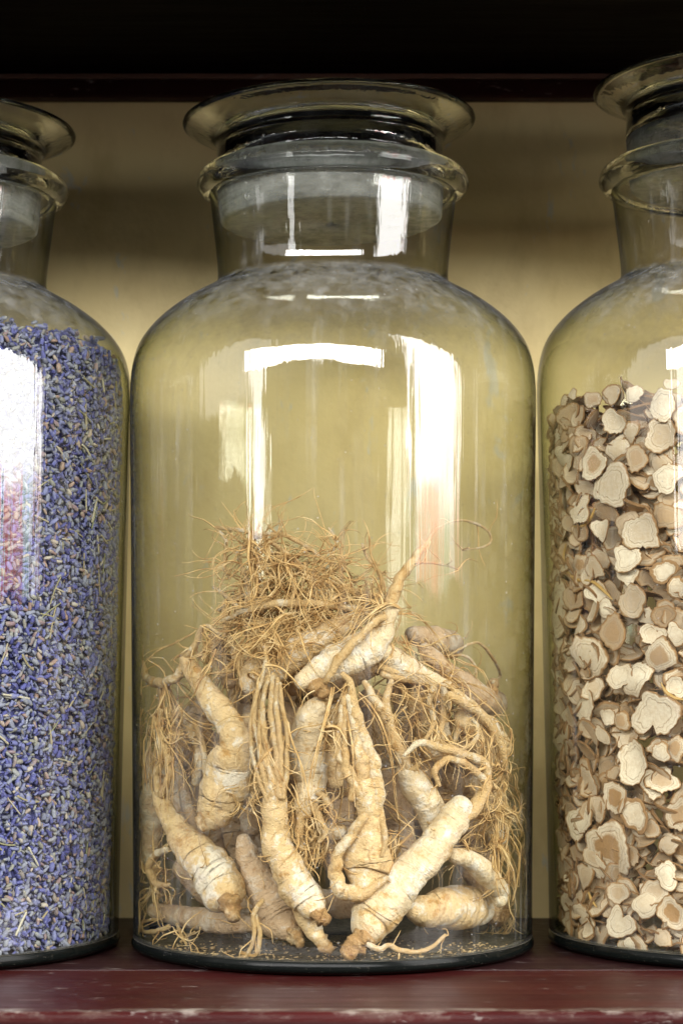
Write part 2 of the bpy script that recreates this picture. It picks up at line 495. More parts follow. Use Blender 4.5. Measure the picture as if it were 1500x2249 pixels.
# ------------------------------------------------------------------ setting: shelf, wall, shelf above
WALL_Y = 0.128
shelf = tag(empty('shelf', (0, 0, 0)), kind='structure')
link('plank', box_mesh('plank_back', (-0.9, -0.0795, -0.032), (0.9, WALL_Y, 0.0), 0.0012), M['plank_back'], shelf, False)
link('plank', box_mesh('plank_front', (-0.9, -0.2035, -0.032), (0.9, -0.0805, 0.0), 0.0028, 3), M['plank_front'], shelf, False)
wall = tag(link('back_wall', box_mesh('back_wall', (-1.3, WALL_Y + 0.0005, -0.4), (1.3, WALL_Y + 0.03, 0.9)), M['wall'], None, False), kind='structure')
z_us = at(750, 176, WALL_Y).z
upper = tag(empty('upper_shelf', (0, 0, z_us)), kind='structure')
link('plank', box_mesh('upper_plank', (-0.9, -0.293, 0.002), (0.9, WALL_Y, 0.034), 0.002), M['dark_wood'], upper, False)
link('added_shade_board', box_mesh('upper_shade_board', (-0.9, -0.312, -0.040), (0.9, -0.2935, 0.036), 0.002), M['plank_front'], upper, False)  # added out-of-view board, hung low to keep light off the wall top
z_rl = at(750, 226, WALL_Y).z
rail = tag(empty('wall_rail', (0, WALL_Y, z_rl)), kind='structure')
def child_box(name, lo, hi, mat, parent, bev):
    o = link(name, box_mesh(name, Vector(lo) - parent.location, Vector(hi) - parent.location, bev), mat, parent, False)
    return o
child_box('rail_board', (-0.9, WALL_Y - 0.012, z_rl), (0.9, WALL_Y, z_us - 0.003), M['rail'], rail, 0.0015)
child_box('rail_edge', (-0.9, WALL_Y - 0.0125, z_us - 0.0028), (0.9, WALL_Y, z_us + 0.0005), M['rail_edge'], rail, 0.0006)

# ------------------------------------------------------------------ jars
AX_M = at(731, 1600, 0).x
Yt = -0.011
def zpx(py): return at(750, py, Yt).z
def rpx(h, z=0.2): return 0.995 * h * (CAM_D * math.cos(PITCH) + (z - CAM_H) * math.sin(PITCH)) / F_PX
def ring_px(h, py): return (rpx(h, zpx(py)), zpx(py))
OUT = [(0.0, 0.0), (0.0975, 0.0), (0.1045, 0.0010), (0.1082, 0.0034), (rpx(438, 0), 0.0078)] + [ring_px(*q) for q in (
       (438, 1900), (441, 1500), (443, 1150), (445, 950), (445, 860), (439, 800), (421, 750), (382, 703), (328, 662), (277, 633), (257, 618),
       (253, 596), (256, 555), (262, 500), (269, 440), (273, 424))]
T_WALL = 0.0042
FLOOR_Z = 0.0050
R_OUT_BODY = rpx(441)
R_IN = R_OUT_BODY - T_WALL
z_lip0, z_lip1 = zpx(424), zpx(374)

def inner_prof(pts):
    """offset the outer profile inwards by the wall thickness"""
    P = np.array(pts)
    T = np.gradient(P, axis=0)
    T /= np.linalg.norm(T, axis=1)[:, None]
    N = np.stack([-T[:, 1], T[:, 0]], 1)
    return [tuple(p + n * T_WALL) for p, n in zip(P, N)]

outer_s = smooth_prof(OUT[4:], 6)
inner_s = inner_prof(outer_s)
def r_in(z):
    zs = [p[1] for p in inner_s]; rs = [p[0] for p in inner_s]
    return float(np.interp(z, zs, rs))

def make_jar(label, loc, zs=1.0, rot=0.0):
    j = tag(empty('glass_jar', loc), label, 'jar', 'glass apothecary jars on the shelf')
    j.rotation_euler.z = rot
    sc = lambda pr: [(r, z * zs) for r, z in pr]
    bo = link('body', lathe_mesh('jar_body', sc(outer_s + inner_s[::-1]), 128), M['glass'], j)
    bo.data.materials.append(M['glass_in'])
    mi = np.zeros(len(bo.data.polygons), np.int32); mi[128 * len(outer_s):-128] = 1
    bo.data.polygons.foreach_set('material_index', mi)
    # thick foot: heel, floor with a shallow push-up
    zt = OUT[4][1]
    heel = smooth_prof(OUT[1:5], 5)[:-1] + [(OUT[4][0], zt - 0.0002), (OUT[4][0] - T_WALL, zt - 0.0002), (R_IN - 0.0012, FLOOR_Z + 0.0010), (R_IN - 0.004, FLOOR_Z)]
    foot = [(0.0008, 0.003)] + [(0.05, 0.0026), (0.088, 0.0012)] + heel + [(0.06, FLOOR_Z + 0.0005), (0.0008, FLOOR_Z + 0.0015)]
    link('base', lathe_mesh('jar_base', foot, 128), M['base'], j)
    # rolled lip
    zl = z_lip0
    q_ = lambda h: rpx(h, zl)
    rl, cz = q_(273), (z_lip0 + z_lip1) / 2
    hz = (z_lip1 - z_lip0) / 2
    ring = [(rl - 0.0035, z_lip0), (rl + 0.001, z_lip0 + 0.0002), (q_(289), z_lip0 + 0.0022), (q_(298), cz - 0.001), (q_(299), cz + 0.0005),
            (q_(295), cz + hz * 0.7), (q_(285), z_lip1 + 0.0004), (q_(273), z_lip1), (q_(261), z_lip1 - 0.0012), (q_(259), cz), (q_(258.5), z_lip0)]
    ring = smooth_prof(ring, 3)
    link('lip', lathe_mesh('jar_lip', sc(ring), 128), M['solid'], j)
    return j

def make_stopper(label, loc, raise_z=0.0, tilt=(0, 0), zs=1.0, rs=1.0):
    zb = z_lip1 * zs + raise_z                     # plane of the jar's mouth plus how far the stopper stands out
    s = tag(empty('glass_stopper', (loc[0], loc[1], loc[2] + zb)), label, 'stopper', 'glass stoppers closing the jars')
    s.rotation_euler = (tilt[0], tilt[1], 0)
    h = lambda py: zpx(py) - z_lip1
    k = lambda pr: [(rpx(r, 0.45) * rs, z) for r, z in pr]
    cap = [(228, h(368)), (249, h(366)), (249, h(345)), (247, h(312)), (251, h(300)), (264, h(292)), (286, h(281)), (306, h(271)), (318, h(265)), (322, h(260)),
           (319, h(255)), (306, h(256)), (286, h(265)), (255, h(277)), (215, h(284)), (120, h(287)), (3, h(288)), (3, h(299)), (120, h(299)), (205, h(301)), (226, h(318))]
    link('cap', lathe_mesh('stopper_cap', smooth_prof(k(cap), 3), 128), M['solid'], s)
    plug = [(249, h(367)), (247.5, h(420)), (245, h(450)), (242, h(474)), (234, h(479)), (120, h(480)), (3, h(480)), (3, h(474)), (120, h(474)), (224, h(472)), (229, h(450)), (230, h(369))]
    link('ground_plug', lathe_mesh('stopper_plug', k(plug), 128), M['ground'], s)
    return s

LOC_M = (AX_M, 0.0, 0.0)
LOC_L = (at(-170, 1600, 0.0).x, 0.002, 0.0)
LOC_R = (at(1631, 1600, 0.012).x, 0.012, 0.0)
jar_m = make_jar('middle glass jar, less than half full of whole ginseng roots', LOC_M)
jar_l = make_jar('left glass jar filled to the shoulder with blue lavender buds', LOC_L, 0.995, 0.7)
jar_r = make_jar('right glass jar packed with pale dried root slices', LOC_R, 1.018, 1.9)
make_stopper('wide glass stopper seated in the neck of the middle ginseng jar', (LOC_M[0] - 0.0016, 0, 0), 0.0, (0, math.radians(-1.3)))
make_stopper('glass stopper at left edge, on the lavender jar', (LOC_L[0] - 0.001, LOC_L[1], 0), -0.001, (0, math.radians(1.0)), 0.995, 0.975)
make_stopper('raised glass stopper standing high in the neck of the root slice jar', (LOC_R[0] + 0.001, LOC_R[1], 0), 0.016, (0, math.radians(-0.8)), 1.018, 0.965)

# ------------------------------------------------------------------ tubes
def catmull(P, n):
    """P: (k, d) control values, n samples spread evenly over the control polygon's length"""
    P = np.asarray(P, float)
    k = len(P)
    if k == 2:
        return P[0] + (P[1] - P[0]) * np.linspace(0, 1, n)[:, None]
    L = np.concatenate([[0], np.cumsum(np.linalg.norm(np.diff(P[:, :3], axis=0), axis=1) + 1e-9)])
    s = np.linspace(0, L[-1], n)
    i = np.clip(np.searchsorted(L, s, side='right') - 1, 0, k - 2)
    t = ((s - L[i]) / (L[i + 1] - L[i]))[:, None]
    p1, p2 = P[i], P[i + 1]
    p0, p3 = P[np.maximum(i - 1, 0)], P[np.minimum(i + 2, k - 1)]
    return 0.5 * (2 * p1 + (-p0 + p2) * t + (2 * p0 - 5 * p1 + 4 * p2 - p3) * t ** 2 + (-p0 + 3 * p1 - 3 * p2 + p3) * t ** 3)

def frames(C_):
    T = np.gradient(C_, axis=0)
    T /= np.linalg.norm(T, axis=1)[:, None] + 1e-12
    N = np.zeros_like(T)
    a = np.array([0, 0, 1.0]) if abs(T[0][2]) < 0.8 else np.array([0, 1.0, 0])
    n = np.cross(T[0], a); n /= np.linalg.norm(n)
    for i in range(len(T)):
        n = n - T[i] * np.dot(n, T[i])
        n /= np.linalg.norm(n) + 1e-12
        N[i] = n
    return T, N, np.cross(T, N)

def tube_mesh(name, P, R, seg=20, step=0.0013, rough=0.1, cap=True, seed=0.0, rings=0.03, maxr=120, nf=1.0, kink=0.0):
    P = np.array([tuple(p) for p in P]); R = np.asarray(R, float)
    L = np.linalg.norm(np.diff(P, axis=0), axis=1).sum()
    n = int(min(max(L / step, 6), maxr))
    Q = catmull(np.column_stack([P, R]), n)
    C_, r = Q[:, :3], np.maximum(Q[:, 3], 0.00015)
    if kink:
        for i in range(n):
            a = i * L / n
            e = min(1.0, i / 4, (n - 1 - i) / 4)
            for f_, w_ in ((170, 1.0), (420, 0.45)):
                C_[i] += np.array(noise.noise_vector(Vector((a * f_, seed * 2.1, 0.5)))) * r[i] * kink * w_ * e
            r[i] *= 1 + 0.36 * kink * noise.noise(Vector((a * 230, seed, 7.7)))
    if cap:
        T = np.gradient(C_, axis=0); T /= np.linalg.norm(T, axis=1)[:, None]
        hs = np.radians([25, 48, 68, 82])
        def capr(c, t, rr, sgn):
            return [c + sgn * t * rr * 0.75 * math.sin(a) for a in hs], [rr * math.cos(a) for a in hs]
        c0, r0 = capr(C_[0], T[0], r[0], -1)
        c1, r1 = capr(C_[-1], T[-1], r[-1], 1)
        C_ = np.vstack([c0[::-1], C_, c1]); r = np.concatenate([r0[::-1], r, r1])
    n = len(C_)
    T, N, B = frames(C_)
    ln = np.concatenate([[0], np.cumsum(np.linalg.norm(np.diff(C_, axis=0), axis=1))])
    V = []; UV = []
    ang = np.arange(seg) * 2 * math.pi / seg
    for i in range(n):
        rg = noise.noise(Vector((ln[i] * 420, seed, 0.3))) * rings + noise.noise(Vector((ln[i] * 150, seed + 5, 0.3))) * rings
        for k in range(seg):
            d = N[i] * math.cos(ang[k]) + B[i] * math.sin(ang[k])
            q = Vector(C_[i] + d * r[i])
            w = 1 + rg
            if rough:
                w += rough * noise.noise(q * (60 * nf) + Vector((seed, 0, 0))) + 0.45 * rough * noise.noise(q * (190 * nf) + Vector((0, seed, 0)))
            V.append(C_[i] + d * r[i] * w)
    Fc = []
    for i in range(n - 1):
        for k in range(seg):
            l = (k + 1) % seg
            Fc.append((i * seg + k, i * seg + l, (i + 1) * seg + l, (i + 1) * seg + k))
    Fc.append(tuple(range(seg - 1, -1, -1)))
    Fc.append(tuple(range((n - 1) * seg, n * seg)))
    me = bpy.data.meshes.new(name)
    me.from_pydata([tuple(v) for v in V], [], Fc)
    uvl = me.uv_layers.new(name='UVMap')
    idx = np.zeros(len(me.loops), int); me.loops.foreach_get('vertex_index', idx)
    u = (idx % seg) / seg
    u = np.abs(u * 2 - 1)                       # mirrored, so there is no seam
    v = ln[idx // seg] + seed * 0.37
    uvl.data.foreach_set('uv', np.column_stack([u, v]).ravel())
    return me

class Hair:
    """collects thin fibres into one mesh"""
    def __init__(self):
        self.V = []; self.F = []; self.n = 0
    def add(self, P, r0, r1, sides=4):
        P = np.asarray(P, float)
        n = len(P)
        T, N, B = frames(P)
        rr = np.linspace(r0 * 1.85, r1 * 1.7, n)[:, None]
        for k in range(sides):
            pass
        ring = [P + (N * math.cos(a) + B * math.sin(a)) * rr for a in np.arange(sides) * 2 * math.pi / sides]
        V = np.stack(ring, 1).reshape(-1, 3)
        i = np.arange(n - 1)[:, None] * sides + np.arange(sides)[None]
        j = np.arange(n - 1)[:, None] * sides + (np.arange(sides)[None] + 1) % sides
        Fq = np.stack([i, j, j + sides, i + sides], -1).reshape(-1, 4) + self.n
        self.V.append(V); self.F.append(Fq); self.n += len(V)
    def build(self, name, mat, parent):
        if not self.V: return None
        me = quad_mesh(name, np.vstack(self.V), np.vstack(self.F))
        o = link(name, me, mat, parent)
        o['kind'] = 'stuff'
        return o

def quad_mesh(name, V, Fq):
    me = bpy.data.meshes.new(name)
    me.vertices.add(len(V)); me.vertices.foreach_set('co', np.ascontiguousarray(V, dtype=np.float32).ravel())
    k = Fq.shape[1]
    me.loops.add(Fq.size); me.loops.foreach_set('vertex_index', Fq.astype(np.int32).ravel())
    me.polygons.add(len(Fq))
    me.polygons.foreach_set('loop_start', np.arange(0, Fq.size, k, dtype=np.int32))
    me.update(calc_edges=True)
    return me

JC = np.array([AX_M, 0.0])
def confine(p, margin=0.0012):
    d = p[:2] - JC
    q = math.hypot(*d)
    lim = R_IN - margin
    if q > lim:
        p[:2] = JC + d * (lim / q)
    p[2] = max(p[2], FLOOR_Z + 0.002)
    return p

def wander(rng, p0, d0, length, n=12, curl=0.5, grav=0.0, persist=0.75):
    p = np.array(p0, float); d = np.array(d0, float); d /= np.linalg.norm(d) + 1e-9
    turn = rng.normal(size=3) * curl
    out = [p.copy()]
    st = length / (n - 1)
    for i in range(n - 1):
        turn = persist * turn + (1 - persist) * rng.normal(size=3) * curl * 2.2
        d = d + turn * 0.42 + np.array([0, 0, -grav])
        d /= np.linalg.norm(d) + 1e-9
        p = confine(p + d * st)
        out.append(p.copy())
    return out

# ------------------------------------------------------------------ ginseng roots
def place(px, py, rp, extra):
    """position in the jar: resting against the front glass, 'extra' metres behind it"""
    Y = -0.085
    for _ in range(5):
        q = at(px, py, Y)
        rr = rp * mpp(Y)
        lim = R_IN - rr - 0.0008 - extra
        x = q.x - AX_M
        Y = -math.sqrt(max(lim * lim - x * x, 0.0)) if lim > abs(x) else 0.0
    q = at(px, py, Y)
    lim = R_IN - rr - 0.001
    v = np.array([q.x, q.y, q.z])
    d = v[:2] - JC
    n = math.hypot(*d)
    if n > lim: v[:2] = JC + d * lim / n
    v[2] = max(v[2], FLOOR_Z + rr + 0.0005)
    return v, rr

def chain(pts, extra):
    P, R = [], []
    for q in pts:
        e = extra if len(q) < 4 else extra + q[3]
        v, rr = place(q[0], q[1], q[2], e)
        P.append(v); R.append(rr)
    return P, R

ROOTS = []
def root(label, body, extra, legs=(), crown=None, mat='root', hairs=(), leghair=0, seed=None, bodyhair=6):
    sd = len(ROOTS) * 3.17 + 1.0
    rng = np.random.default_rng(100 + len(ROOTS))
    BP, BR = chain(body, extra)
    base = min(BP, key=lambda v: v[2])
    t = tag(empty('ginseng_root', tuple(base)), label, 'root', 'ginseng roots heaped in the middle jar')
    off = -Vector(base)
    def part(name, me, m):
        me.transform(Matrix.Translation(off))
        return link(name, me, m, t)
    part('root_body', tube_mesh('root_body', BP, BR, 28, 0.0010, 0.24, True, sd, 0.018, 150, 1.0, 0.07), M[mat])
    if crown:
        CP, CR = chain(crown, extra)
        part('crown', tube_mesh('root_crown', CP, [q * 1.1 for q in CR], 16, 0.0006, 0.85, True, sd + 2, 0.22, 60, 3.5), M['crown'])
    H = Hair()
    for i, lg in enumerate(legs):
        LP, LR = chain(lg, extra)
        me = tube_mesh('rootlet', LP, LR, 10, 0.0013, 0.14, True, sd + i * 1.3, 0.04, 110, 1.5, 0.42)
        part('rootlet', me, M['rootlet'])
        Q = catmull(np.column_stack([np.array(LP), LR]), 40)
        for _ in range(leghair):
            k = rng.integers(4, 40)
            d = rng.normal(size=3)
            H.add(wander(rng, Q[k, :3], d, rng.uniform(0.008, 0.03), 10, 0.7, 0.05), rng.uniform(0.0002, 0.00038), 0.00009, 3)
    QB = catmull(np.column_stack([np.array(BP), BR]), 40)
    for _ in range(bodyhair):                      # a few loose fibres lying on the skin
        k = rng.integers(2, 38)
        d = rng.normal(size=3); d /= np.linalg.norm(d)
        d[1] = -abs(d[1])
        p0 = QB[k, :3] + d * QB[k, 3] * 0.98
        H.add(wander(rng, p0, rng.normal(size=3), rng.uniform(0.008, 0.022), 10, 0.6), 0.00022, 0.00009, 3)
    # bundles: (px, py, spread_px, count, dx, dy, length_mm, curl, r_mm, extra)
    for (px, py, sp, cnt, dx, dy, ln, curl, rm, ex) in hairs:
        for _ in range(int(cnt * 0.34)):
            v, _r = place(px + rng.normal() * sp, py + rng.normal() * sp * 0.6, 4, max(extra + ex + abs(rng.normal()) * 0.006, 0.0))
            d = np.array([dx, 0.0, -dy]) + rng.normal(size=3) * (0.28 if curl < 0.4 else 0.6)
            L = ln * 0.001 * rng.uniform(0.6, 1.9)
            path = np.array(wander(rng, v, d, L, 20, curl * 0.7, 0.075, 0.82))
            fat = rng.uniform(1.2, 2.2) if rng.random() < 0.2 else rng.uniform(0.5, 1.1)
            H.add(path, rm * 0.001 * fat, 0.00010, 4)
            for _b in range(rng.integers(1, 3)):           # strands matted alongside the first, parting towards the tip
                o1 = rng.normal(size=3) * 0.0008; o2 = rng.normal(size=3) * 0.0034
                tt = np.linspace(0, 1, 20)[:, None]
                wob = np.cumsum(rng.normal(size=(20, 3)), 0) * 0.00022
                q = path + o1 + o2 * tt ** 1.5 + wob
                q = np.array([confine(w) for w in q])
                n_ = rng.integers(11, 21)
                H.add(q[:n_], rm * 0.001 * rng.uniform(0.35, 0.8), 0.00008, 3)
    if H.V:
        H.V = [v - np.array(base) for v in H.V]
        H.build('root_fibres', M['fibre'], t)
    ROOTS.append(t)
    return t

# --- front row
root('big pale root lying diagonally at lower right, its knobby crown on the jar floor',
     [(806, 2040, 42), (829, 2008, 52), (874, 1950, 46), (923, 1895, 41), (964, 1843, 36), (1000, 1792, 32), (1015, 1765, 22)], 0.0,
     legs=[[(1018, 1795, 16), (1051, 1759, 15), (1066, 1714, 12), (1061, 1676, 11), (1027, 1659, 10), (978, 1645, 10), (923, 1631, 8), (888, 1659, 4)],
           [(1062, 1712, 9), (1020, 1676, 8), (985, 1668, 8), (955, 1690, 7), (965, 1725, 5)],
           [(805, 2072, 7), (836, 2085, 6), (853, 2075, 6), (888, 2090, 6), (940, 2084, 5), (978, 2054, 4)]],
     crown=[(808, 2056, 14), (785, 2072, 17), (760, 2094, 12)], mat='root_pale', leghair=5, bodyhair=3)
root('long curved root front left of centre, tan above and white below',
     [(684, 1996, 31), (674, 1978, 39), (648, 1938, 42), (622, 1890, 37), (609, 1843, 33), (607, 1795, 31), (603, 1755, 27), (598, 1730, 18)], 0.0,
     legs=[[(592, 1752, 8), (575, 1680, 7), (562, 1610, 6), (560, 1545, 6), (575, 1490, 5), (585, 1440, 4)],
           [(600, 1745, 9), (592, 1680, 8), (580, 1610, 7), (578, 1545, 6), (590, 1490, 5)],
           [(606, 1742, 12), (596, 1700, 10), (584, 1670, 8), (570, 1630, 6), (572, 1560, 5)],
           [(612, 1745, 9), (608, 1670, 8), (600, 1600, 8), (594, 1540, 7), (600, 1480, 5)],
           [(618, 1750, 8), (618, 1680, 7), (614, 1610, 7), (606, 1545, 6), (610, 1490, 5)],
           [(622, 1752, 7), (630, 1690, 6), (630, 1620, 5), (622, 1560, 5), (615, 1500, 4)],
           [(588, 1760, 6), (566, 1700, 5), (552, 1640, 5), (552, 1570, 4), (566, 1510, 4)]],
     crown=[(690, 2008, 12), (706, 2014, 17), (716, 2018, 13)], leghair=7, bodyhair=3,
     hairs=[(595, 1470, 22, 26, 0.0, -1.0, 22, 0.5, 0.3, 0.0), (590, 1600, 24, 20, 0.1, 1.0, 40, 0.25, 0.45, 0.0)])
root('stout root at lower left with a broken brown crown and a slim upper end',
     [(348, 1742, 13), (360, 1772, 20), (380, 1808, 28), (408, 1850, 36), (445, 1895, 44), (478, 1936, 51), (494, 1962, 46)], 0.0,
     legs=[[(350, 1745, 10), (346, 1700, 9), (357, 1655, 9), (348, 1610, 7), (338, 1570, 5)],
           [(355, 1745, 9), (372, 1700, 8), (366, 1650, 8), (352, 1605, 6), (356, 1560, 5)],
           [(366, 1866, 8), (338, 1884, 9), (330, 1912, 8), (345, 1942, 8), (372, 1943, 4)]],
     crown=[(500, 1978, 20), (508, 1994, 18), (516, 2012, 13)], leghair=14, bodyhair=8,
     hairs=[(360, 1560, 22, 60, 0.0, 1.0, 34, 0.55, 0.3, 0.0), (375, 1600, 26, 40, 0.1, 0.6, 26, 0.75, 0.25, 0.002),
            (360, 1500, 14, 24, 0.1, 1.0, 40, 0.35, 0.4, 0.0)])
root('bulbous root in the centre with long strands rising from it and a leg looped under',
     [(803, 1946, 26), (805, 1915, 46), (806, 1880, 48), (812, 1836, 38), (814, 1800, 31), (806, 1760, 26), (800, 1720, 22)], 0.001,
     legs=[[(822, 1790, 17), (824, 1704, 16), (804, 1640, 14), (784, 1570, 12), (770, 1505, 9), (752, 1480, 6)],
           [(798, 1760, 20), (792, 1700, 18), (788, 1650, 15), (778, 1590, 12), (764, 1530, 9)],
           [(790, 1745, 11), (764, 1700, 9), (756, 1640, 8), (758, 1580, 7), (754, 1530, 6)],
           [(772, 1755, 9), (775, 1700, 7), (742, 1660, 7), (746, 1600, 6), (750, 1550, 5)],
           [(800, 1795, 12), (774, 1832, 11), (746, 1870, 13), (735, 1912, 15), (746, 1948, 17), (777, 1963, 17), (819, 1950, 12), (850, 1926, 5)],
           [(835, 1800, 9), (846, 1840, 7), (838, 1880, 4)]],
     leghair=5, bodyhair=8, hairs=[(770, 1520, 22, 30, 0.1, 1.0, 40, 0.25, 0.4, 0.002), (870, 1840, 16, 40, 0.1, 1.0, 16, 0.95, 0.28, 0.012)])
root('thick upright root left of centre, pinched in the middle, with a thin bent top',
     [(408, 1440, 11), (416, 1462, 17), (440, 1502, 23), (472, 1548, 28), (497, 1584, 30), (512, 1606, 33), (520, 1632, 44), (515, 1668, 48), (501, 1712, 51), (490, 1748, 51), (477, 1786, 40)], 0.004,
     legs=[[(408, 1440, 9), (425, 1425, 8), (440, 1385, 6), (455, 1375, 5), (478, 1390, 4)],
           [(404, 1445, 9), (398, 1470, 9), (372, 1497, 11), (333, 1497, 10), (302, 1478, 8), (300, 1452, 3)]],
     crown=[(462, 1800, 20), (444, 1806, 15)], leghair=12, bodyhair=8,
     hairs=[(430, 1440, 18, 40, 0.2, -0.4, 22, 0.8, 0.25, 0.0), (530, 1750, 24, 26, 0.4, 0.8, 18, 0.8, 0.25, 0.0)])
root('upright cylindrical pale root in the centre with a cracked ring around it',
     [(704, 1550, 24), (692, 1572, 40), (684, 1610, 44), (681, 1650, 44), (680, 1668, 40), (681, 1690, 42), (680, 1725, 36), (674, 1760, 28), (668, 1790, 16)], 0.010,
     legs=[[(690, 1770, 10), (700, 1800, 9), (715, 1830, 6), (700, 1850, 4)],
           [(662, 1775, 9), (660, 1820, 8), (662, 1865, 6)], [(700, 1740, 8), (724, 1765, 7), (728, 1790, 4)]],
     mat='root_pale', leghair=14, bodyhair=14,
     hairs=[(690, 1850, 20, 110, 0.0, 0.6, 18, 1.1, 0.28, 0.002), (655, 1760, 20, 60, 0.1, 1.0, 24, 0.7, 0.28, 0.0), (720, 1590, 14, 40, 0.3, 0.8, 24, 0.6, 0.28, -0.006)])
root('pale root across the heap top, nearest the glass, a slender leg over it',
     [(662, 1498, 20), (690, 1482, 28), (730, 1460, 35), (775, 1436, 39), (812, 1412, 36), (838, 1382, 26), (852, 1356, 18), (866, 1335, 15)], 0.006,
     legs=[[(842, 1356, 8, -0.003), (820, 1368, 9, -0.006), (776, 1412, 10, -0.006), (738, 1455, 11, -0.006), (720, 1490, 7, -0.004), (710, 1505, 4)],
           [(858, 1320, 15), (866, 1295, 14), (882, 1265, 12), (905, 1232, 10), (935, 1195, 6), (960, 1160, 3.2), (1010, 1143, 2.4), (1060, 1157, 2.8), (1078, 1182, 2.8), (1064, 1200, 2.4), (1015, 1208, 1.8)],
           [(905, 1235, 4), (945, 1236, 3), (985, 1243, 2.4), (1008, 1252, 1.6)]],
     crown=[(690, 1500, 15), (706, 1514, 15), (712, 1524, 11)], mat='root_pale', leghair=6, bodyhair=6,
     hairs=[(850, 1335, 20, 60, -0.8, -0.1, 30, 0.55, 0.28, 0.0), (880, 1400, 18, 24, 0.9, 0.9, 24, 0.6, 0.26, 0.004)])
root('pale root across the heap top, upper of the pair, left end blunt',
     [(548, 1502, 28), (565, 1487, 38), (612, 1458, 39), (665, 1426, 38), (715, 1396, 31), (765, 1366, 23), (818, 1342, 13)], 0.018,
     legs=[[(818, 1342, 9), (760, 1335, 8), (690, 1325, 8), (610, 1325, 9), (540, 1340, 7), (490, 1365, 5)],
           [(700, 1400, 7), (745, 1370, 6), (800, 1330, 5), (850, 1320, 4)]],
     leghair=12, bodyhair=14, hairs=[(650, 1405, 40, 120, -0.2, -0.5, 26, 0.7, 0.26, 0.0), (760, 1360, 30, 80, -0.6, -0.3, 28, 0.6, 0.26, 0.0),
                                    (590, 1400, 20, 60, 0.1, 0.8, 24, 0.6, 0.3, -0.01)])
root('slim root right of centre leaning behind the big diagonal one',
     [(888, 1692, 20), (905, 1716, 29), (928, 1750, 33), (948, 1788, 34), (962, 1822, 30)], 0.016,
     legs=[[(893, 1700, 14), (872, 1645, 11), (855, 1592, 12), (832, 1550, 12), (814, 1522, 10), (800, 1498, 7)],
           [(893, 1695, 12), (876, 1650, 12), (856, 1600, 11), (848, 1545, 9), (858, 1500, 6), (862, 1480, 4)],
           [(895, 1690, 8), (912, 1686, 8), (922, 1668, 4)]],
     mat='root_pale', leghair=6, bodyhair=6, hairs=[(895, 1560, 22, 40, 0.2, 0.8, 26, 0.6, 0.25, 0.0)])
root('bent lumpy short root at lower right resting on the lying one',
     [(996, 1880, 17), (1030, 1888, 21), (1060, 1912, 25), (1084, 1940, 22), (1099, 1966, 21), (1098, 1980, 14)], 0.004,
     mat='root_pale', bodyhair=5, hairs=[(1095, 1780, 26, 90, 0.1, 0.9, 26, 0.8, 0.32, 0.0), (1095, 1850, 24, 70, 0.1, 0.9, 26, 0.8, 0.32, 0.0)])
root('plump root lying on the jar floor at right, crown pointing right',
     [(905, 2000, 18), (935, 2000, 36), (985, 1994, 45), (1035, 1993, 42), (1058, 1996, 30)], 0.016,
     crown=[(1066, 1998, 20), (1090, 2003, 20), (1104, 2010, 17)], bodyhair=8, hairs=[(1110, 2010, 10, 30, 0.2, 0.5, 14, 0.9, 0.25, 0.0)])
root('bulb shaped root on the jar floor left of centre, crown towards the front',
     [(535, 1842, 15), (548, 1888, 28), (572, 1938, 36), (598, 1986, 42), (616, 2020, 41), (632, 2040, 26)], 0.020,
     crown=[(640, 2050, 17), (655, 2062, 16), (660, 2072, 12)], mat='root_dull', leghair=3, bodyhair=5,
     legs=[[(577, 1978, 6, -0.014), (557, 2008, 6, -0.018), (558, 2060, 5, -0.018), (543, 2097, 5, -0.018), (515, 2106, 4, -0.018)],
           [(562, 2010, 5, -0.016), (572, 2060, 5, -0.018), (560, 2098, 4, -0.018), (530, 2092, 4, -0.018)]])
root('small root end on the floor below the curved root, crown pointing at the viewer',
     [(660, 1990, 20), (672, 2012, 24), (688, 2042, 23), (698, 2058, 17)], 0.012,
     crown=[(704, 2066, 14), (714, 2078, 14), (722, 2088, 11)], mat='root', bodyhair=4)
root('long thin root lying on the floor along the left glass',
     [(335, 1998, 14), (372, 2008, 21), (430, 2018, 24), (500, 2026, 25), (556, 2030, 18)], 0.022,
     legs=[[(372, 2035, 5, -0.015), (340, 2046, 5, -0.018), (312, 2044, 4, -0.018), (312, 2026, 4, -0.016), (345, 2018, 4, -0.012)],
           [(390, 2030, 4, -0.014), (398, 2050, 4, -0.018), (410, 2074, 3, -0.018)], [(398, 2068, 3, -0.018), (428, 2046, 2, -0.018)]],
     mat='root_dull', leghair=4, bodyhair=10, hairs=[(345, 1960, 18, 40, 0.0, 0.6, 22, 0.9, 0.28, 0.0)])
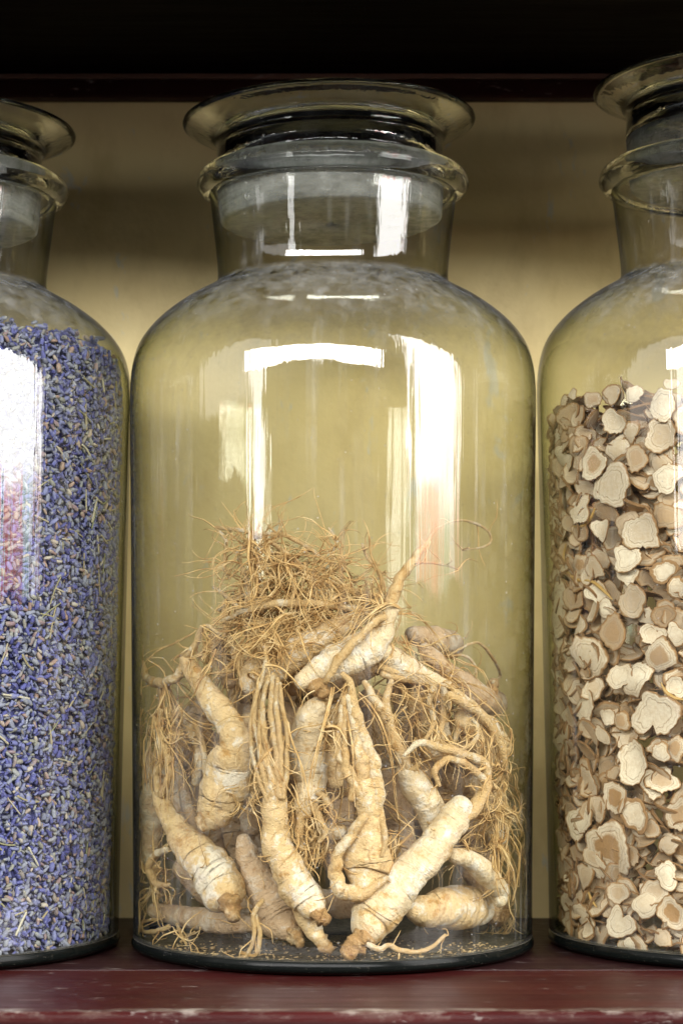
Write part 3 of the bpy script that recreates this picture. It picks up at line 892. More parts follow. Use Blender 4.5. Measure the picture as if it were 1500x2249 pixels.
# --- second row and behind
root('dull greyish root upright against the left glass',
     [(328, 1660, 14), (322, 1700, 25), (318, 1745, 29), (320, 1795, 28), (325, 1845, 24), (330, 1890, 16)], 0.014, mat='root_dull', bodyhair=10,
     hairs=[(330, 1900, 18, 40, 0.1, 0.8, 20, 0.9, 0.28, 0.0)])
root('slender root with forked legs behind the stout lower left root',
     [(372, 1640, 9), (398, 1708, 12), (414, 1775, 15), (430, 1830, 13)], 0.018,
     legs=[[(372, 1640, 9), (388, 1580, 8), (378, 1530, 6)], [(430, 1720, 10), (440, 1660, 12), (418, 1600, 14), (395, 1560, 10)],
           [(452, 1700, 6), (446, 1640, 7), (430, 1590, 7)]], mat='root_dull', leghair=14, bodyhair=10,
     hairs=[(400, 1620, 30, 50, 0.0, 0.8, 26, 0.7, 0.28, 0.0)])
root('broad purplish brown root behind the bent leg at right',
     [(1004, 1650, 26), (992, 1690, 36), (984, 1735, 44), (975, 1785, 40), (970, 1820, 26)], 0.030, mat='root_dull', bodyhair=14,
     legs=[[(992, 1640, 10, -0.012), (975, 1590, 10, -0.014), (985, 1545, 9, -0.014), (1000, 1515, 8, -0.014), (985, 1500, 6, -0.014)],
           [(975, 1650, 8, -0.012), (962, 1600, 8, -0.014), (970, 1560, 8, -0.014), (990, 1530, 8, -0.014)],
           [(1008, 1650, 11, -0.012), (1020, 1600, 12, -0.014), (1018, 1555, 11, -0.014), (1000, 1525, 8, -0.014)]],
     leghair=8, hairs=[(930, 1600, 22, 30, 0.2, 0.8, 22, 0.8, 0.26, -0.012)])
root('yellowish round root wrapped in hair at the right glass',
     [(1022, 1580, 26), (1048, 1608, 42), (1072, 1642, 46), (1078, 1676, 28)], 0.005, mat='root', bodyhair=30,
     legs=[[(990, 1530, 12, -0.006), (1030, 1545, 11, -0.008), (1075, 1580, 10, -0.008), (1106, 1630, 9, -0.008), (1112, 1675, 8, -0.006), (1100, 1700, 5)],
           [(1000, 1520, 9, -0.006), (1050, 1548, 8, -0.008), (1095, 1595, 7, -0.008), (1122, 1650, 6, -0.008)],
           [(1010, 1650, 6, -0.006), (1050, 1630, 6, -0.008), (1060, 1600, 5, -0.008), (1040, 1580, 4, -0.006)]],
     leghair=14, hairs=[(1085, 1590, 24, 36, 0.6, 1.0, 30, 0.4, 0.3, -0.004), (1090, 1690, 18, 60, 0.2, 0.9, 22, 0.9, 0.3, -0.004)])
root('hazy grey pink root sloping down to the right at the back',
     [(930, 1425, 14), (965, 1458, 20), (1005, 1492, 25), (1050, 1526, 29), (1082, 1545, 30)], 0.014,
     crown=[(1080, 1522, 10), (1078, 1508, 11), (1086, 1502, 7)], mat='root_dull', bodyhair=6,
     legs=[[(1082, 1498, 4), (1098, 1485, 3.5), (1085, 1450, 3.5), (1050, 1412, 3), (1010, 1425, 2.5), (985, 1440, 2)],
           [(990, 1440, 3), (1020, 1440, 3), (1042, 1460, 3), (1046, 1486, 2)]])
root('rounded root end showing behind the white streak on the right',
     [(905, 1392, 18), (940, 1404, 26), (975, 1412, 32), (995, 1418, 26)], 0.035, mat='root_dull', bodyhair=8,
     hairs=[(920, 1430, 24, 30, 0.4, 0.8, 26, 0.5, 0.26, -0.01)])
root('dark shaded root under the fibre bundle right of centre',
     [(870, 1500, 24), (895, 1540, 36), (905, 1585, 38), (915, 1640, 34), (925, 1700, 26)], 0.038, mat='root_dull', bodyhair=10,
     legs=[[(835, 1462, 9, -0.022), (880, 1478, 9, -0.024), (930, 1484, 8, -0.024), (975, 1494, 8, -0.022), (1000, 1505, 6, -0.02)],
           [(840, 1480, 8, -0.022), (890, 1492, 8, -0.024), (940, 1500, 7, -0.024), (980, 1520, 7, -0.022), (992, 1560, 5, -0.02)],
           [(930, 1525, 9, -0.02), (955, 1512, 11, -0.024), (978, 1496, 9, -0.024)]],
     leghair=16, hairs=[(890, 1490, 36, 60, 0.9, 0.2, 34, 0.4, 0.28, -0.022)])
root('curved small root bridging the centre behind the bulbous one',
     [(688, 1782, 13), (700, 1808, 17), (724, 1826, 18), (752, 1828, 15)], 0.018, bodyhair=6)
root('shaded root lying low in the middle behind the front crowns',
     [(690, 1968, 20), (735, 1985, 29), (790, 1990, 30), (850, 1985, 22)], 0.034, mat='root_dull', bodyhair=6)
root('bushy root at the top of the heap with a great tangle of fine rootlets',
     [(470, 1395, 13), (484, 1425, 17), (494, 1455, 19), (505, 1500, 17)], 0.030,
     legs=[[(585, 1450, 12), (565, 1400, 11), (556, 1350, 9), (566, 1290, 7), (552, 1230, 6), (560, 1180, 4)],
           [(600, 1440, 11), (578, 1375, 10), (560, 1335, 9), (548, 1290, 7), (530, 1240, 5)],
           [(620, 1430, 12), (590, 1390, 11), (575, 1350, 9), (580, 1300, 8), (600, 1260, 6), (590, 1210, 4)],
           [(535, 1470, 10), (512, 1425, 10), (500, 1380, 8), (492, 1340, 6)],
           [(560, 1180, 5), (610, 1172, 5), (660, 1192, 5), (710, 1225, 4), (760, 1255, 3)],
           [(475, 1158, 4), (520, 1163, 5), (560, 1172, 5), (610, 1200, 5), (660, 1240, 5), (720, 1285, 5), (790, 1305, 4)],
           [(475, 1158, 4), (497, 1190, 4), (492, 1240, 4), (505, 1270, 3)],
           [(722, 1160, 2.5), (738, 1185, 3), (730, 1220, 3.5), (728, 1260, 4)],
           [(795, 1195, 3), (808, 1225, 4), (832, 1260, 4), (838, 1285, 4), (825, 1315, 4)],
           [(520, 1215, 4), (560, 1195, 4), (600, 1215, 3)],
           [(470, 1290, 4), (500, 1310, 5), (530, 1345, 5), (545, 1400, 5)],
           [(640, 1240, 5), (690, 1262, 5), (760, 1290, 5), (830, 1310, 5)],
           [(480, 1340, 4), (540, 1305, 4), (600, 1290, 4), (680, 1300, 4), (760, 1310, 4)]],
     mat='root_dull', leghair=18, bodyhair=8,
     hairs=[(555, 1195, 26, 90, 0.3, 0.3, 26, 0.7, 0.26, -0.008), (600, 1235, 34, 150, 0.5, 0.4, 30, 0.7, 0.28, -0.004),
            (680, 1262, 36, 150, 0.6, 0.4, 28, 0.7, 0.28, -0.004), (760, 1296, 28, 90, 0.6, 0.4, 20, 0.7, 0.26, -0.004),
            (550, 1310, 34, 120, 0.2, 0.9, 30, 0.6, 0.3, 0.0), (640, 1330, 50, 150, 0.3, 0.7, 30, 0.6, 0.3, 0.0),
            (480, 1400, 16, 60, 0.0, 1.0, 26, 0.6, 0.26, -0.004), (520, 1440, 24, 70, 0.0, 1.0, 26, 0.6, 0.28, 0.0)])
root('pale root sloping right from the crown of the top pair',
     [(838, 1428, 20), (868, 1450, 27), (905, 1474, 24), (948, 1492, 17), (985, 1505, 11)], 0.012, mat='root_pale', bodyhair=10,
     legs=[[(975, 1500, 8), (1000, 1520, 8), (1012, 1560, 7), (1004, 1610, 6), (990, 1640, 4)],
           [(965, 1500, 8), (978, 1535, 8), (970, 1590, 7), (955, 1640, 5)],
           [(955, 1500, 7), (945, 1540, 7), (952, 1590, 6), (930, 1630, 4)]], leghair=5)
root('plump tan root under the fibre bundle, left of the hairy round one',
     [(905, 1530, 20), (935, 1560, 34), (950, 1600, 38), (955, 1650, 30)], 0.020, mat='root', bodyhair=14)
root('plump cream root against the right glass under the hairy round one',
     [(1050, 1720, 20), (1072, 1752, 32), (1088, 1795, 34), (1090, 1840, 24)], 0.010, mat='root', bodyhair=12,
     hairs=[(1085, 1720, 20, 40, 0.2, 1.0, 26, 0.7, 0.32, -0.006)])
root('short tan root wedged upright between the cylindrical root and the bulbous one',
     [(730, 1560, 16), (726, 1610, 24), (728, 1665, 26), (734, 1720, 18)], 0.026, mat='root', bodyhair=8)
root('tan root tucked behind the bundle of long strands, left of the cylindrical root',
     [(545, 1580, 20), (556, 1640, 30), (558, 1700, 30), (550, 1760, 18)], 0.024, mat='root', bodyhair=8)
# --- roots filling the heap behind, of which only bits show in the gaps
back = [('tan root deep in the heap behind the left upright one', [(430, 1560, 24), (445, 1640, 34), (450, 1720, 32), (440, 1800, 22)], 0.045),
        ('tan root deep in the heap behind the central strands', [(560, 1560, 26), (570, 1650, 36), (560, 1740, 34), (550, 1820, 22)], 0.05),
        ('shaded root deep in the heap behind the looped leg', [(720, 1640, 26), (735, 1730, 34), (740, 1820, 32), (730, 1900, 22)], 0.045),
        ('shaded root at the back above the lying floor root', [(1000, 1840, 22), (1040, 1900, 30), (1060, 1950, 26)], 0.045),
        ('brown root at the back behind the pair across the top', [(520, 1520, 22), (620, 1500, 32), (740, 1490, 32), (840, 1450, 22)], 0.05),
        ('brown root low at the back left', [(400, 1900, 22), (470, 1960, 30), (560, 1990, 26)], 0.06),
        ('brown root upright at the back between the two right roots', [(850, 1700, 22), (870, 1780, 32), (880, 1860, 32), (900, 1940, 22)], 0.05),
        ('dim root at the back of the heap below the hairy top', [(640, 1560, 24), (650, 1640, 34), (640, 1720, 32)], 0.06)]
for lb, pts, ex in back:
    root(lb, pts, ex, mat='root_dull', bodyhair=10, hairs=[(pts[1][0], pts[1][1], 30, 30, 0.0, 0.8, 26, 0.8, 0.28, -0.01)])

ORD = ['first', 'second', 'third', 'fourth', 'fifth', 'sixth', 'seventh']
brng = np.random.default_rng(9)
for row, (y0, ex, nm) in enumerate(((1555, 0.085, 'upper'), (1760, 0.080, 'lower'))):
    for i in range(7):
        x = 415 + i * 104 + brng.normal() * 12
        y = y0 + (60 if i in (0, 6) and row == 0 else 0) + brng.normal() * 18
        ln = brng.normal() * 50
        pts = [(x - ln * .5, y - 70, 26), (x - ln * .2, y - 10, 42), (x + ln * .2, y + 70, 44), (x + ln * .5, y + 140, 26)]
        root(f'{ORD[i]} from left in the {nm} row of dim roots at the back of the heap', pts, ex, mat='root_dull', bodyhair=6,
             hairs=[(x, y, 34, 34, 0.0, 0.8, 30, 0.8, 0.28, -0.02)])

# crumbs and root dust on the jar floor
def crumbs():
    rng = np.random.default_rng(5)
    V, Fq = [], []
    n = 0
    for i in range(520):
        a = rng.uniform(-1.25, 1.25)
        q = (R_IN - 0.006) * (1 - abs(rng.normal()) * 0.16 if i % 3 else math.sqrt(rng.uniform(0.05, 1)))
        q = min(max(q, 0.01), R_IN - 0.006)
        s = rng.uniform(0.00025, 0.0010) * (1.8 if rng.random() < 0.06 else 1)
        c = np.array([q * math.sin(a), -q * math.cos(a), FLOOR_Z + 0.0022 * (1 - q / R_IN) + s * 0.4])
        ax = rng.normal(size=(3, 3)); ax[2] *= 0.3
        pts = np.array([[1.6, 0, 0], [0, 1, 0], [-1.6, 0, 0], [0, -1, 0], [0, 0, .7], [0, 0, -.7]]) * s
        Rm, _ = np.linalg.qr(ax)
        V.append(pts @ Rm.T * np.array([1, 1, 0.6]) + c)
        Fq.append(np.array([[0, 1, 4], [1, 2, 4], [2, 3, 4], [3, 0, 4], [1, 0, 5], [2, 1, 5], [3, 2, 5], [0, 3, 5]]) + n)
        n += 6
    me = quad_mesh('root_crumbs', np.vstack(V), np.vstack(Fq))
    o = link('root_crumbs', me, M['crumb'], None, False)
    o.location = LOC_M
    tag(o, 'tan crumbs and broken fibres scattered on the middle jar floor', 'crumbs', kind='stuff')
crumbs()

# ------------------------------------------------------------------ dried root slices
def slice_arrays(rng, seg, notch=False, aspect=1.0, jag=0.045, thick=0.15):
    """unit slice in the xy plane: radius about 1, thickness 'thick'; returns V, F, rad"""
    ph = rng.uniform(0, 6.28, 6)
    am = np.array([0, 0.14, 0.09, 0.06, 0.035]) * rng.uniform(0.3, 1.4, 5)
    A = np.arange(seg) * 2 * math.pi / seg
    r = 1 + sum(am[k] * np.cos((k + 1) * A + ph[k]) for k in range(5)) + rng.normal(size=seg) * jag
    if notch:
        na = rng.uniform(0, 6.28) if notch is True else notch
        dA = np.abs((A - na + math.pi) % (2 * math.pi) - math.pi)
        r *= 1 - 0.62 * np.exp(-(dA / 0.30) ** 2)
    wx, wy = rng.normal(size=2) * 0.10
    cup = rng.normal() * 0.12
    def zf(x, y): return wx * x * y * 1.6 + wy * (x * x - y * y) + cup * (x * x + y * y - 0.5)
    V, rad, Fc = [], [], []
    levels = [(0.0, 0), (0.38, 0), (0.64, 0), (0.86, 0), (0.985, 0)]
    V.append((0, 0, 1)); rad.append(0.0)
    for fr, _ in levels[1:]:
        for k in range(seg):
            V.append((fr * r[k] * math.cos(A[k]), fr * r[k] * math.sin(A[k]), 1)); rad.append(fr)
    nt = len(V)
    for k in range(seg):
        V.append((1.02 * r[k] * math.cos(A[k]), 1.02 * r[k] * math.sin(A[k]), 0.45)); rad.append(1.10)
    for k in range(seg):
        V.append((1.0 * r[k] * math.cos(A[k]), 1.0 * r[k] * math.sin(A[k]), -0.55)); rad.append(1.10)
    nb = len(V)
    for fr in (0.95, 0.55):
        for k in range(seg):
            V.append((fr * r[k] * math.cos(A[k]), fr * r[k] * math.sin(A[k]), -1)); rad.append(fr)
    V.append((0, 0, -1)); rad.append(0.0)
    V = np.array(V)
    V[:, 2] = V[:, 2] * thick * 0.5 + np.array([zf(x, y) for x, y in V[:, :2]])
    V[:, 1] *= aspect
    for k in range(seg):
        Fc.append((0, 1 + k, 1 + (k + 1) % seg))
    starts = [1 + i * seg for i in range(4)] + [nt, nt + seg, nb, nb + seg]
    for a, b in zip(starts[:-1], starts[1:]):
        for k in range(seg):
            l = (k + 1) % seg
            Fc.append((a + k, b + k, b + l, a + l))
    last = starts[-1]; c = len(V) - 1
    for k in range(seg):
        Fc.append((last + k, c, last + (k + 1) % seg))
    return V, Fc, np.array(rad)

def slice_mesh(name, rng, seg=30, **kw):
    V, Fc, rad = slice_arrays(rng, seg, **kw)
    me = bpy.data.meshes.new(name)
    me.from_pydata([tuple(v) for v in V], [], Fc)
    at_ = me.attributes.new('rad', 'FLOAT', 'POINT'); at_.data.foreach_set('value', rad.astype(np.float32))
    a2 = me.attributes.new('rnd', 'FLOAT', 'POINT'); a2.data.foreach_set('value', np.full(len(V), 0.5, np.float32))
    me.materials.append(M['slice'])
    me.polygons.foreach_set('use_smooth', [True] * len(me.polygons))
    return me

srng = np.random.default_rng(21)
SL = [slice_mesh('root_slice_%d' % i, srng, 38, aspect=1.0, thick=srng.uniform(0.09, 0.19)) for i in range(22)]
SL_NOTCH = [slice_mesh('root_slice_notched_%d' % i, srng, 36, notch=a) for i, a in enumerate((-1.75, -0.9, 1.2))]

JR = np.array([LOC_R[0], LOC_R[1]])
ZS_R = 1.018
def place_r(px, py, depth):
    Y = -0.08
    for _ in range(6):
        q = at(px, py, Y)
        lim = max(r_in(max(q.z / ZS_R, 0.02)) - depth, 0.02)
        x = q.x - JR[0]
        if abs(x) >= lim:
            Y = JR[1] - 0.012
        else:
            Y = JR[1] - math.sqrt(lim * lim - x * x)
    q = at(px, py, Y)
    v = np.array(q); d = v[:2] - JR; n = math.hypot(*d)
    lim = max(r_in(max(q.z / ZS_R, 0.02)) - depth, 0.02)
    if n > lim: v[:2] = JR + d * lim / n
    v[2] = max(v[2], FLOOR_Z + 0.004)
    return v

def orient(nrm, spin, tilt, tilt_az):
    """rotation whose z axis is nrm tipped by tilt; x axis spun about it"""
    nrm = Vector(nrm).normalized()
    up = Vector((0, 0, 1))
    xx = up.cross(nrm)
    xx = xx.normalized() if xx.length > 1e-4 else Vector((1, 0, 0))
    yy = nrm.cross(xx)
    ax = (xx * math.cos(tilt_az) + yy * math.sin(tilt_az)).normalized()
    R = Matrix.Rotation(tilt, 3, ax)
    base = Matrix((xx, yy, nrm)).transposed()
    return R @ base @ Matrix.Rotation(spin, 3, 'Z')

def add_slice(px, py, hw, hh, spin, tone, core, rim, label, group, me, depth, tilt=0.0, taz=0.0):
    depth = max(depth, (0.0016 if tilt < 0.301 and 'partly' not in label and 'edge on' not in label else 0.0062) + max(hw, hh) * mpp(-0.07) * 0.92 * abs(math.sin(tilt)))
    v = place_r(px, py, depth)
    n = np.array([v[0] - JR[0], v[1] - JR[1], 0.0]); n /= np.linalg.norm(n)
    o = bpy.data.objects.new('root_slice', me)
    COL.objects.link(o)
    s = mpp(v[1])
    cosv = max(abs(n[1]), 0.35)
    sx = min(hw * s / cosv, hh * s * 1.25); sy = hh * s
    R = orient(n, 0, tilt, taz)
    # long axis upright in the face, outline spun inside by the variant itself
    mtx = R.to_4x4() @ Matrix.Diagonal((sx, sy, (sx + sy) / 2, 1)) @ Matrix.Rotation(spin, 4, 'Z')
    mtx.translation = Vector(v)
    o.matrix_world = mtx
    o.color = (tone, core, rim, 1)
    tag(o, label, 'root slice', group)
    return o

def z6(x, y): return 1180 + x / 3.306, 820 + y / 3.307
def z7(x, y): return 1180 + x / 3.2125, 1450 + y / 3.213
# (zoom frame, x, y, half width, half height, tone, core, rim, look)
HAND = [
 (6, 235, 310, 60, 100, .35, .3, .5, 'greyish brown oval'), (6, 185, 450, 85, 60, .25, .3, .5, 'dark grey'), (6, 200, 620, 55, 100, .85, .1, .2, 'half hidden pale'),
 (6, 305, 560, 65, 100, .35, .2, .6, 'brown upright'), (6, 410, 660, 85, 110, .85, .8, .2, 'pale tan centred'), (6, 555, 350, 85, 90, .85, .2, .2, 'round cream'),
 (6, 590, 545, 90, 95, .75, .2, .3, 'pale dark pitted'), (6, 680, 430, 55, 85, .65, .1, .9, 'small pinkish brown rimmed'), (6, 720, 620, 75, 95, .45, .5, .5, 'tan oval'),
 (6, 545, 810, 135, 155, .82, .15, .1, 'very big cream'), (6, 905, 235, 95, 120, .9, .05, .1, 'squarish white'), (6, 900, 450, 110, 120, .7, .3, .2, 'big tan squarish'),
 (6, 890, 650, 85, 70, .6, .3, .3, 'tan overlapping'), (6, 940, 760, 90, 110, .95, .0, .1, 'white half covered'), (6, 310, 990, 95, 105, .9, .2, .3, 'round white centred'),
 (6, 195, 1100, 48, 90, .85, .2, .3, 'narrow pale oval'), (6, 475, 1140, 115, 85, .92, .2, .2, 'bean shaped pale'), (6, 755, 1150, 110, 145, .8, .2, .2, 'tall cream heart shaped'),
 (6, 655, 1345, 110, 100, 1.0, .0, .1, 'bright white'), (6, 650, 1465, 110, 70, .95, .0, .2, 'white, tucked under a brighter one,'), (6, 410, 1410, 55, 80, .65, .3, .4, 'small tan'),
 (6, 310, 1390, 45, 75, .5, .9, .4, 'small dark centred'), (6, 920, 1440, 80, 95, .9, .0, 1.4, 'brown rimmed white centred'), (6, 930, 1040, 90, 110, .3, .4, .5, 'big grey brown'),
 (6, 690, 1650, 100, 115, .6, .3, .3, 'large tan'), (6, 1010, 1560, 62, 90, .8, .1, 1.1, 'broad brown rimmed'), (6, 915, 1760, 90, 80, .2, .4, .6, 'dark brown curled'),
 (6, 445, 1590, 70, 90, .97, .0, .1, 'torn white'), (6, 490, 1710, 80, 70, .97, .0, .1, 'ragged white'), (6, 300, 1830, 60, 80, .85, .2, 1.0, 'small brown rimmed'),
 (6, 550, 1880, 90, 120, .3, .6, .5, 'dark brown oval'), (6, 150, 1700, 60, 180, .75, .0, .2, 'tall pale sliver-like'), (6, 385, 2060, 100, 150, .82, .1, .2, 'large pinkish cream'),
 (6, 840, 1900, 95, 80, .85, .2, .2, 'pale folded'), (6, 890, 2050, 110, 120, .75, .8, .2, 'large tan hearted'), (6, 1010, 1900, 60, 90, .9, .1, .3, 'pale half cut by the photo edge'),
 (6, 150, 1990, 45, 70, .85, .1, .2, 'small pale'), (6, 105, 1270, 35, 60, .7, .1, .3, 'tiny pale'), (6, 110, 1150, 40, 80, .5, .3, .4, 'narrow tan'),
 (6, 280, 1220, 45, 70, .6, .2, .3, 'small triangular tan'), (6, 545, 150, 60, 70, .6, .2, .7, 'pinkish, standing at the top,'), (6, 400, 190, 100, 60, .5, .5, .4, 'flat grey, near the top,'),
 (6, 255, 150, 65, 40, .8, .1, .3, 'flat pale, topmost at left,'), (6, 700, 150, 110, 60, .9, .1, .2, 'flat white, on top of the fill,'), (6, 975, 80, 110, 45, .8, .1, .3, 'long flat cream, highest of all,'),
 (7, 690, 130, 100, 112, .97, .0, .2, 'big white round'), (7, 585, 110, 70, 100, .9, .0, .2, 'white, behind a bigger white one,'), (7, 830, 390, 175, 170, .93, .05, .15, 'kidney shaped white, deeply notched,'),
 (7, 975, 185, 65, 75, .97, .0, .3, 'white disc at the photo edge'), (7, 150, 350, 75, 75, .6, .2, .2, 'round beige'), (7, 590, 425, 78, 65, .5, .7, .8, 'brown ringed'),
 (7, 495, 400, 50, 60, .95, .0, .2, 'small white'), (7, 460, 530, 90, 65, .9, .1, .3, 'white torn, lying sideways,'), (7, 340, 330, 55, 110, .97, .0, .2, 'white jagged upright'),
 (7, 160, 560, 55, 130, .85, .0, .2, 'long pale leaning'), (7, 680, 720, 140, 130, 1.0, .0, .1, 'brightest white, scallop edged,'), (7, 970, 620, 62, 95, .55, .8, .5, 'tan dark hearted'),
 (7, 870, 650, 72, 60, .85, .0, .6, 'white wedge shaped'), (7, 360, 860, 75, 100, .75, .3, .2, 'cream upright'), (7, 550, 970, 80, 120, .85, 1.0, .3, 'cream ringed brown hearted'),
 (7, 690, 1095, 90, 120, .8, .0, 1.4, 'brown rimmed grey centred'), (7, 440, 1050, 60, 90, .7, .2, .5, 'tan slanting'), (7, 205, 950, 40, 85, .55, .3, .4, 'narrow brown'),
 (7, 300, 1140, 80, 120, .95, .0, .2, 'long white pointed'), (7, 510, 1320, 135, 180, .85, 1.0, .1, 'largest, brown hearted and irregular,'), (7, 420, 1445, 88, 95, 1.0, .1, .1, 'round white, below the largest,'),
 (7, 190, 1460, 45, 95, .45, .3, .4, 'grey narrow'), (7, 270, 1630, 65, 125, .5, .8, .6, 'brown tall'), (7, 330, 1830, 60, 100, .7, .2, .4, 'tan egg shaped'),
 (7, 235, 1820, 30, 90, .6, .2, .4, 'thin tan'), (7, 570, 1640, 85, 80, .75, .5, .5, 'tan double ringed'), (7, 830, 1630, 90, 90, .75, .4, .4, 'buff five sided'),
 (7, 770, 1720, 80, 95, .88, .2, .2, 'cream overlapped'), (7, 945, 1780, 85, 110, .7, 1.0, .3, 'tan, strongly brown hearted,'), (7, 590, 1850, 180, 108, .88, .1, .2, 'wide bean shaped cream, notched at its top,'),
 (7, 910, 1520, 70, 90, .95, .0, .3, 'white squarish low'), (7, 800, 1190, 65, 60, .5, .6, .6, 'small brown ringed'), (7, 120, 1680, 50, 80, .4, .2, .4, 'grey hazy'),
 (7, 880, 1960, 70, 60, .5, .1, .3, 'grey, nearly on the floor,'), (7, 650, 2000, 60, 40, .97, .0, .2, 'white torn, on the jar floor,')]
def where(px, py):
    f = (py - 850) / (2090 - 850)
    v = 'near the top' if f < .12 else 'in upper third' if f < .33 else 'just above middle' if f < .5 else 'just below middle' if f < .66 else 'in lower third' if f < .88 else 'near the bottom'
    h = 'by left glass' if px < 1255 else 'left of centre' if px < 1330 else 'right of centre' if px < 1420 else 'by photo edge'
    return v, h
hrng = np.random.default_rng(33)
n_slice = 0
for q in HAND:
    zf, x, y, hw, hh, tone, core, rim, look = q
    px, py = (z6 if zf == 6 else z7)(x, y)
    k = 3.306 if zf == 6 else 3.2125
    v, h = where(px, py)
    me = SL[n_slice % len(SL)]
    if 'notched' in look: me = SL_NOTCH[0] if 'kidney' in look else SL_NOTCH[2]
    spin = 0.0 if 'notched' in look else hrng.uniform(0, 6.28)
    big = hw * hh > 9000
    add_slice(px, py, hw / k, hh / k, spin, tone, core, rim, f'{look} root slice {v}, {h}', 'dried root slices in the right jar', me,
              0.0028 + (0.0 if big else hrng.uniform(0.0, 0.0035)), hrng.uniform(0.02, 0.30), hrng.uniform(0, 6.28))
    n_slice += 1
# tilted and edge-on slices in the gaps, then a second layer
def top_py(px): return 872 - 26 * max(0, min(1, (px - 1230) / 250))
grid = []
for gy in range(0, 42):
    for gx in range(0, 12):
        grid.append((1196 + gx * 31 + (gy % 2) * 15, 862 + gy * 29.8))
hrng.shuffle(grid)
for gx, gy in grid:
    if n_slice >= 296: break
    px, py = gx + hrng.normal() * 7, gy + hrng.normal() * 7
    if px > 1520 or py < top_py(px) + 6: continue
    edge = hrng.random() < 0.42
    tone = float(np.clip(hrng.normal(0.58, 0.24), 0.12, 1.0))
    w = hrng.uniform(21, 34)
    tilt = hrng.uniform(0.9, 1.35) if edge else hrng.uniform(0.15, 0.7)
    taz = hrng.normal() * 0.5 if edge else hrng.uniform(0, 6.28)
    v, h = where(px, py)
    lab = f'root slice seen edge on {v} of right jar, {h}' if edge else f'partly covered smaller root slice {v} of right jar, {h}'
    add_slice(px, py, w, w * hrng.uniform(0.8, 1.25), hrng.uniform(0, 6.28), tone, hrng.uniform(0, .9), hrng.uniform(.2, .9), lab,
              'root slices seen edge on in the right jar' if edge else 'partly covered root slices in the right jar', SL[int(hrng.integers(len(SL)))],
              hrng.uniform(0.004, 0.011), tilt, taz)
    n_slice += 1
# the mass of slices deeper in the jar and round its far side
def slice_fill():
    rng = np.random.default_rng(44)
    arr = [slice_arrays(rng, 12, thick=0.2) for _ in range(6)]
    V, Q3, Q4, RAD, RND = [], [], [], [], []
    n = 0
    z_top = at(1400, 862, -0.08).z
    items = []
    for layer, dep, cnt in ((0, 0.005, 420), (1, 0.014, 1100), (2, 0.022, 800)):
        for _ in range(cnt):
            a = rng.uniform(-2.3, 1.6) if layer else rng.uniform(-0.1, 1.9)
            items.append((a, rng.uniform(FLOOR_Z + 0.004, z_top - 0.002), dep + rng.uniform(-0.002, 0.002), None))
    for _ in range(420):                               # rim of the fill seen against the glass
        items.append((rng.uniform(-2.0, -1.05), rng.uniform(FLOOR_Z + 0.004, z_top - 0.003), rng.uniform(0.003, 0.006), None))
    for _ in range(420):                               # the top of the fill
        items.append((rng.uniform(0, 6.28), z_top - rng.uniform(0.0, 0.012), None, math.sqrt(rng.uniform(0, 1)) * 0.094))
    for a, z, dep, q in items:
        Va, Fa, rad = arr[rng.integers(6)]
        s = rng.uniform(0.005, 0.0082)
        tl = rng.uniform(0.05, 1.1) if q is None else rng.uniform(0, .6)
        if q is None: dep = max(dep, (0.0016 if a < -1.05 else 0.0065) + s * math.sin(tl))
        R_ = (r_in(max(z / ZS_R, 0.02)) - dep) if q is None else q
        nrm = (math.sin(a), -math.cos(a), 0)
        m3 = np.array(orient(nrm if q is None else (0.1, 0, 1), rng.uniform(0, 6.28), tl, rng.uniform(0, 6.28)))
        V.append((Va * s) @ m3.T + np.array([R_ * nrm[0], R_ * nrm[1], z]))
        for f in Fa:
            (Q3 if len(f) == 3 else Q4).append(tuple(i + n for i in f))
        RAD.append(rad); RND.append(np.full(len(Va), rng.uniform(0.1, 0.9)))
        n += len(Va)
    me = bpy.data.meshes.new('root_slice_mass')
    me.from_pydata(np.vstack(V).tolist(), [], Q3 + Q4)
    a1 = me.attributes.new('rad', 'FLOAT', 'POINT'); a1.data.foreach_set('value', np.concatenate(RAD).astype(np.float32))
    a2 = me.attributes.new('rnd', 'FLOAT', 'POINT'); a2.data.foreach_set('value', np.concatenate(RND).astype(np.float32))
    o = link('root_slice_mass', me, M['slice'], None)
    o.location = (LOC_R[0], LOC_R[1], 0)
    o.color = (0.55, 0.35, 0.5, 1)
    tag(o, 'mass of dried root slices filling the depth of the right jar', 'root slices', kind='stuff')
slice_fill()
# amber peel strips among the slices
for pts, lb in (([z6(205, 1240), z6(190, 1330), z6(215, 1440), z6(290, 1500), z6(390, 1510), z6(470, 1570), z6(540, 1640)], 'long curved amber strip winding between the slices in the right jar'),
                ([z6(260, 1110), z6(320, 1110), z6(380, 1060), z6(415, 980)], 'short amber strip hooked under a round white slice'),
                ([z7(870, 160), z7(900, 220), z7(960, 265), z7(1040, 280)], 'broad amber strip at the photo edge above the kidney shaped slice'),
                ([z7(360, 1640), z7(385, 1700), z7(415, 1740)], 'small amber strip low in the right jar')):
    P = [place_r(px, py, 0.0035) for px, py in pts]
    me = tube_mesh('amber_strip', P, [0.0004] + [0.0010] * (len(P) - 2) + [0.0004], 8, 0.002, 0.05)
    c = Vector(P[0]); me.transform(Matrix.Translation(-c))
    o = link('peel_strip', me, M['amber']); o.location = c
    tag(o, lb, 'peel strip', 'amber strips among the slices')

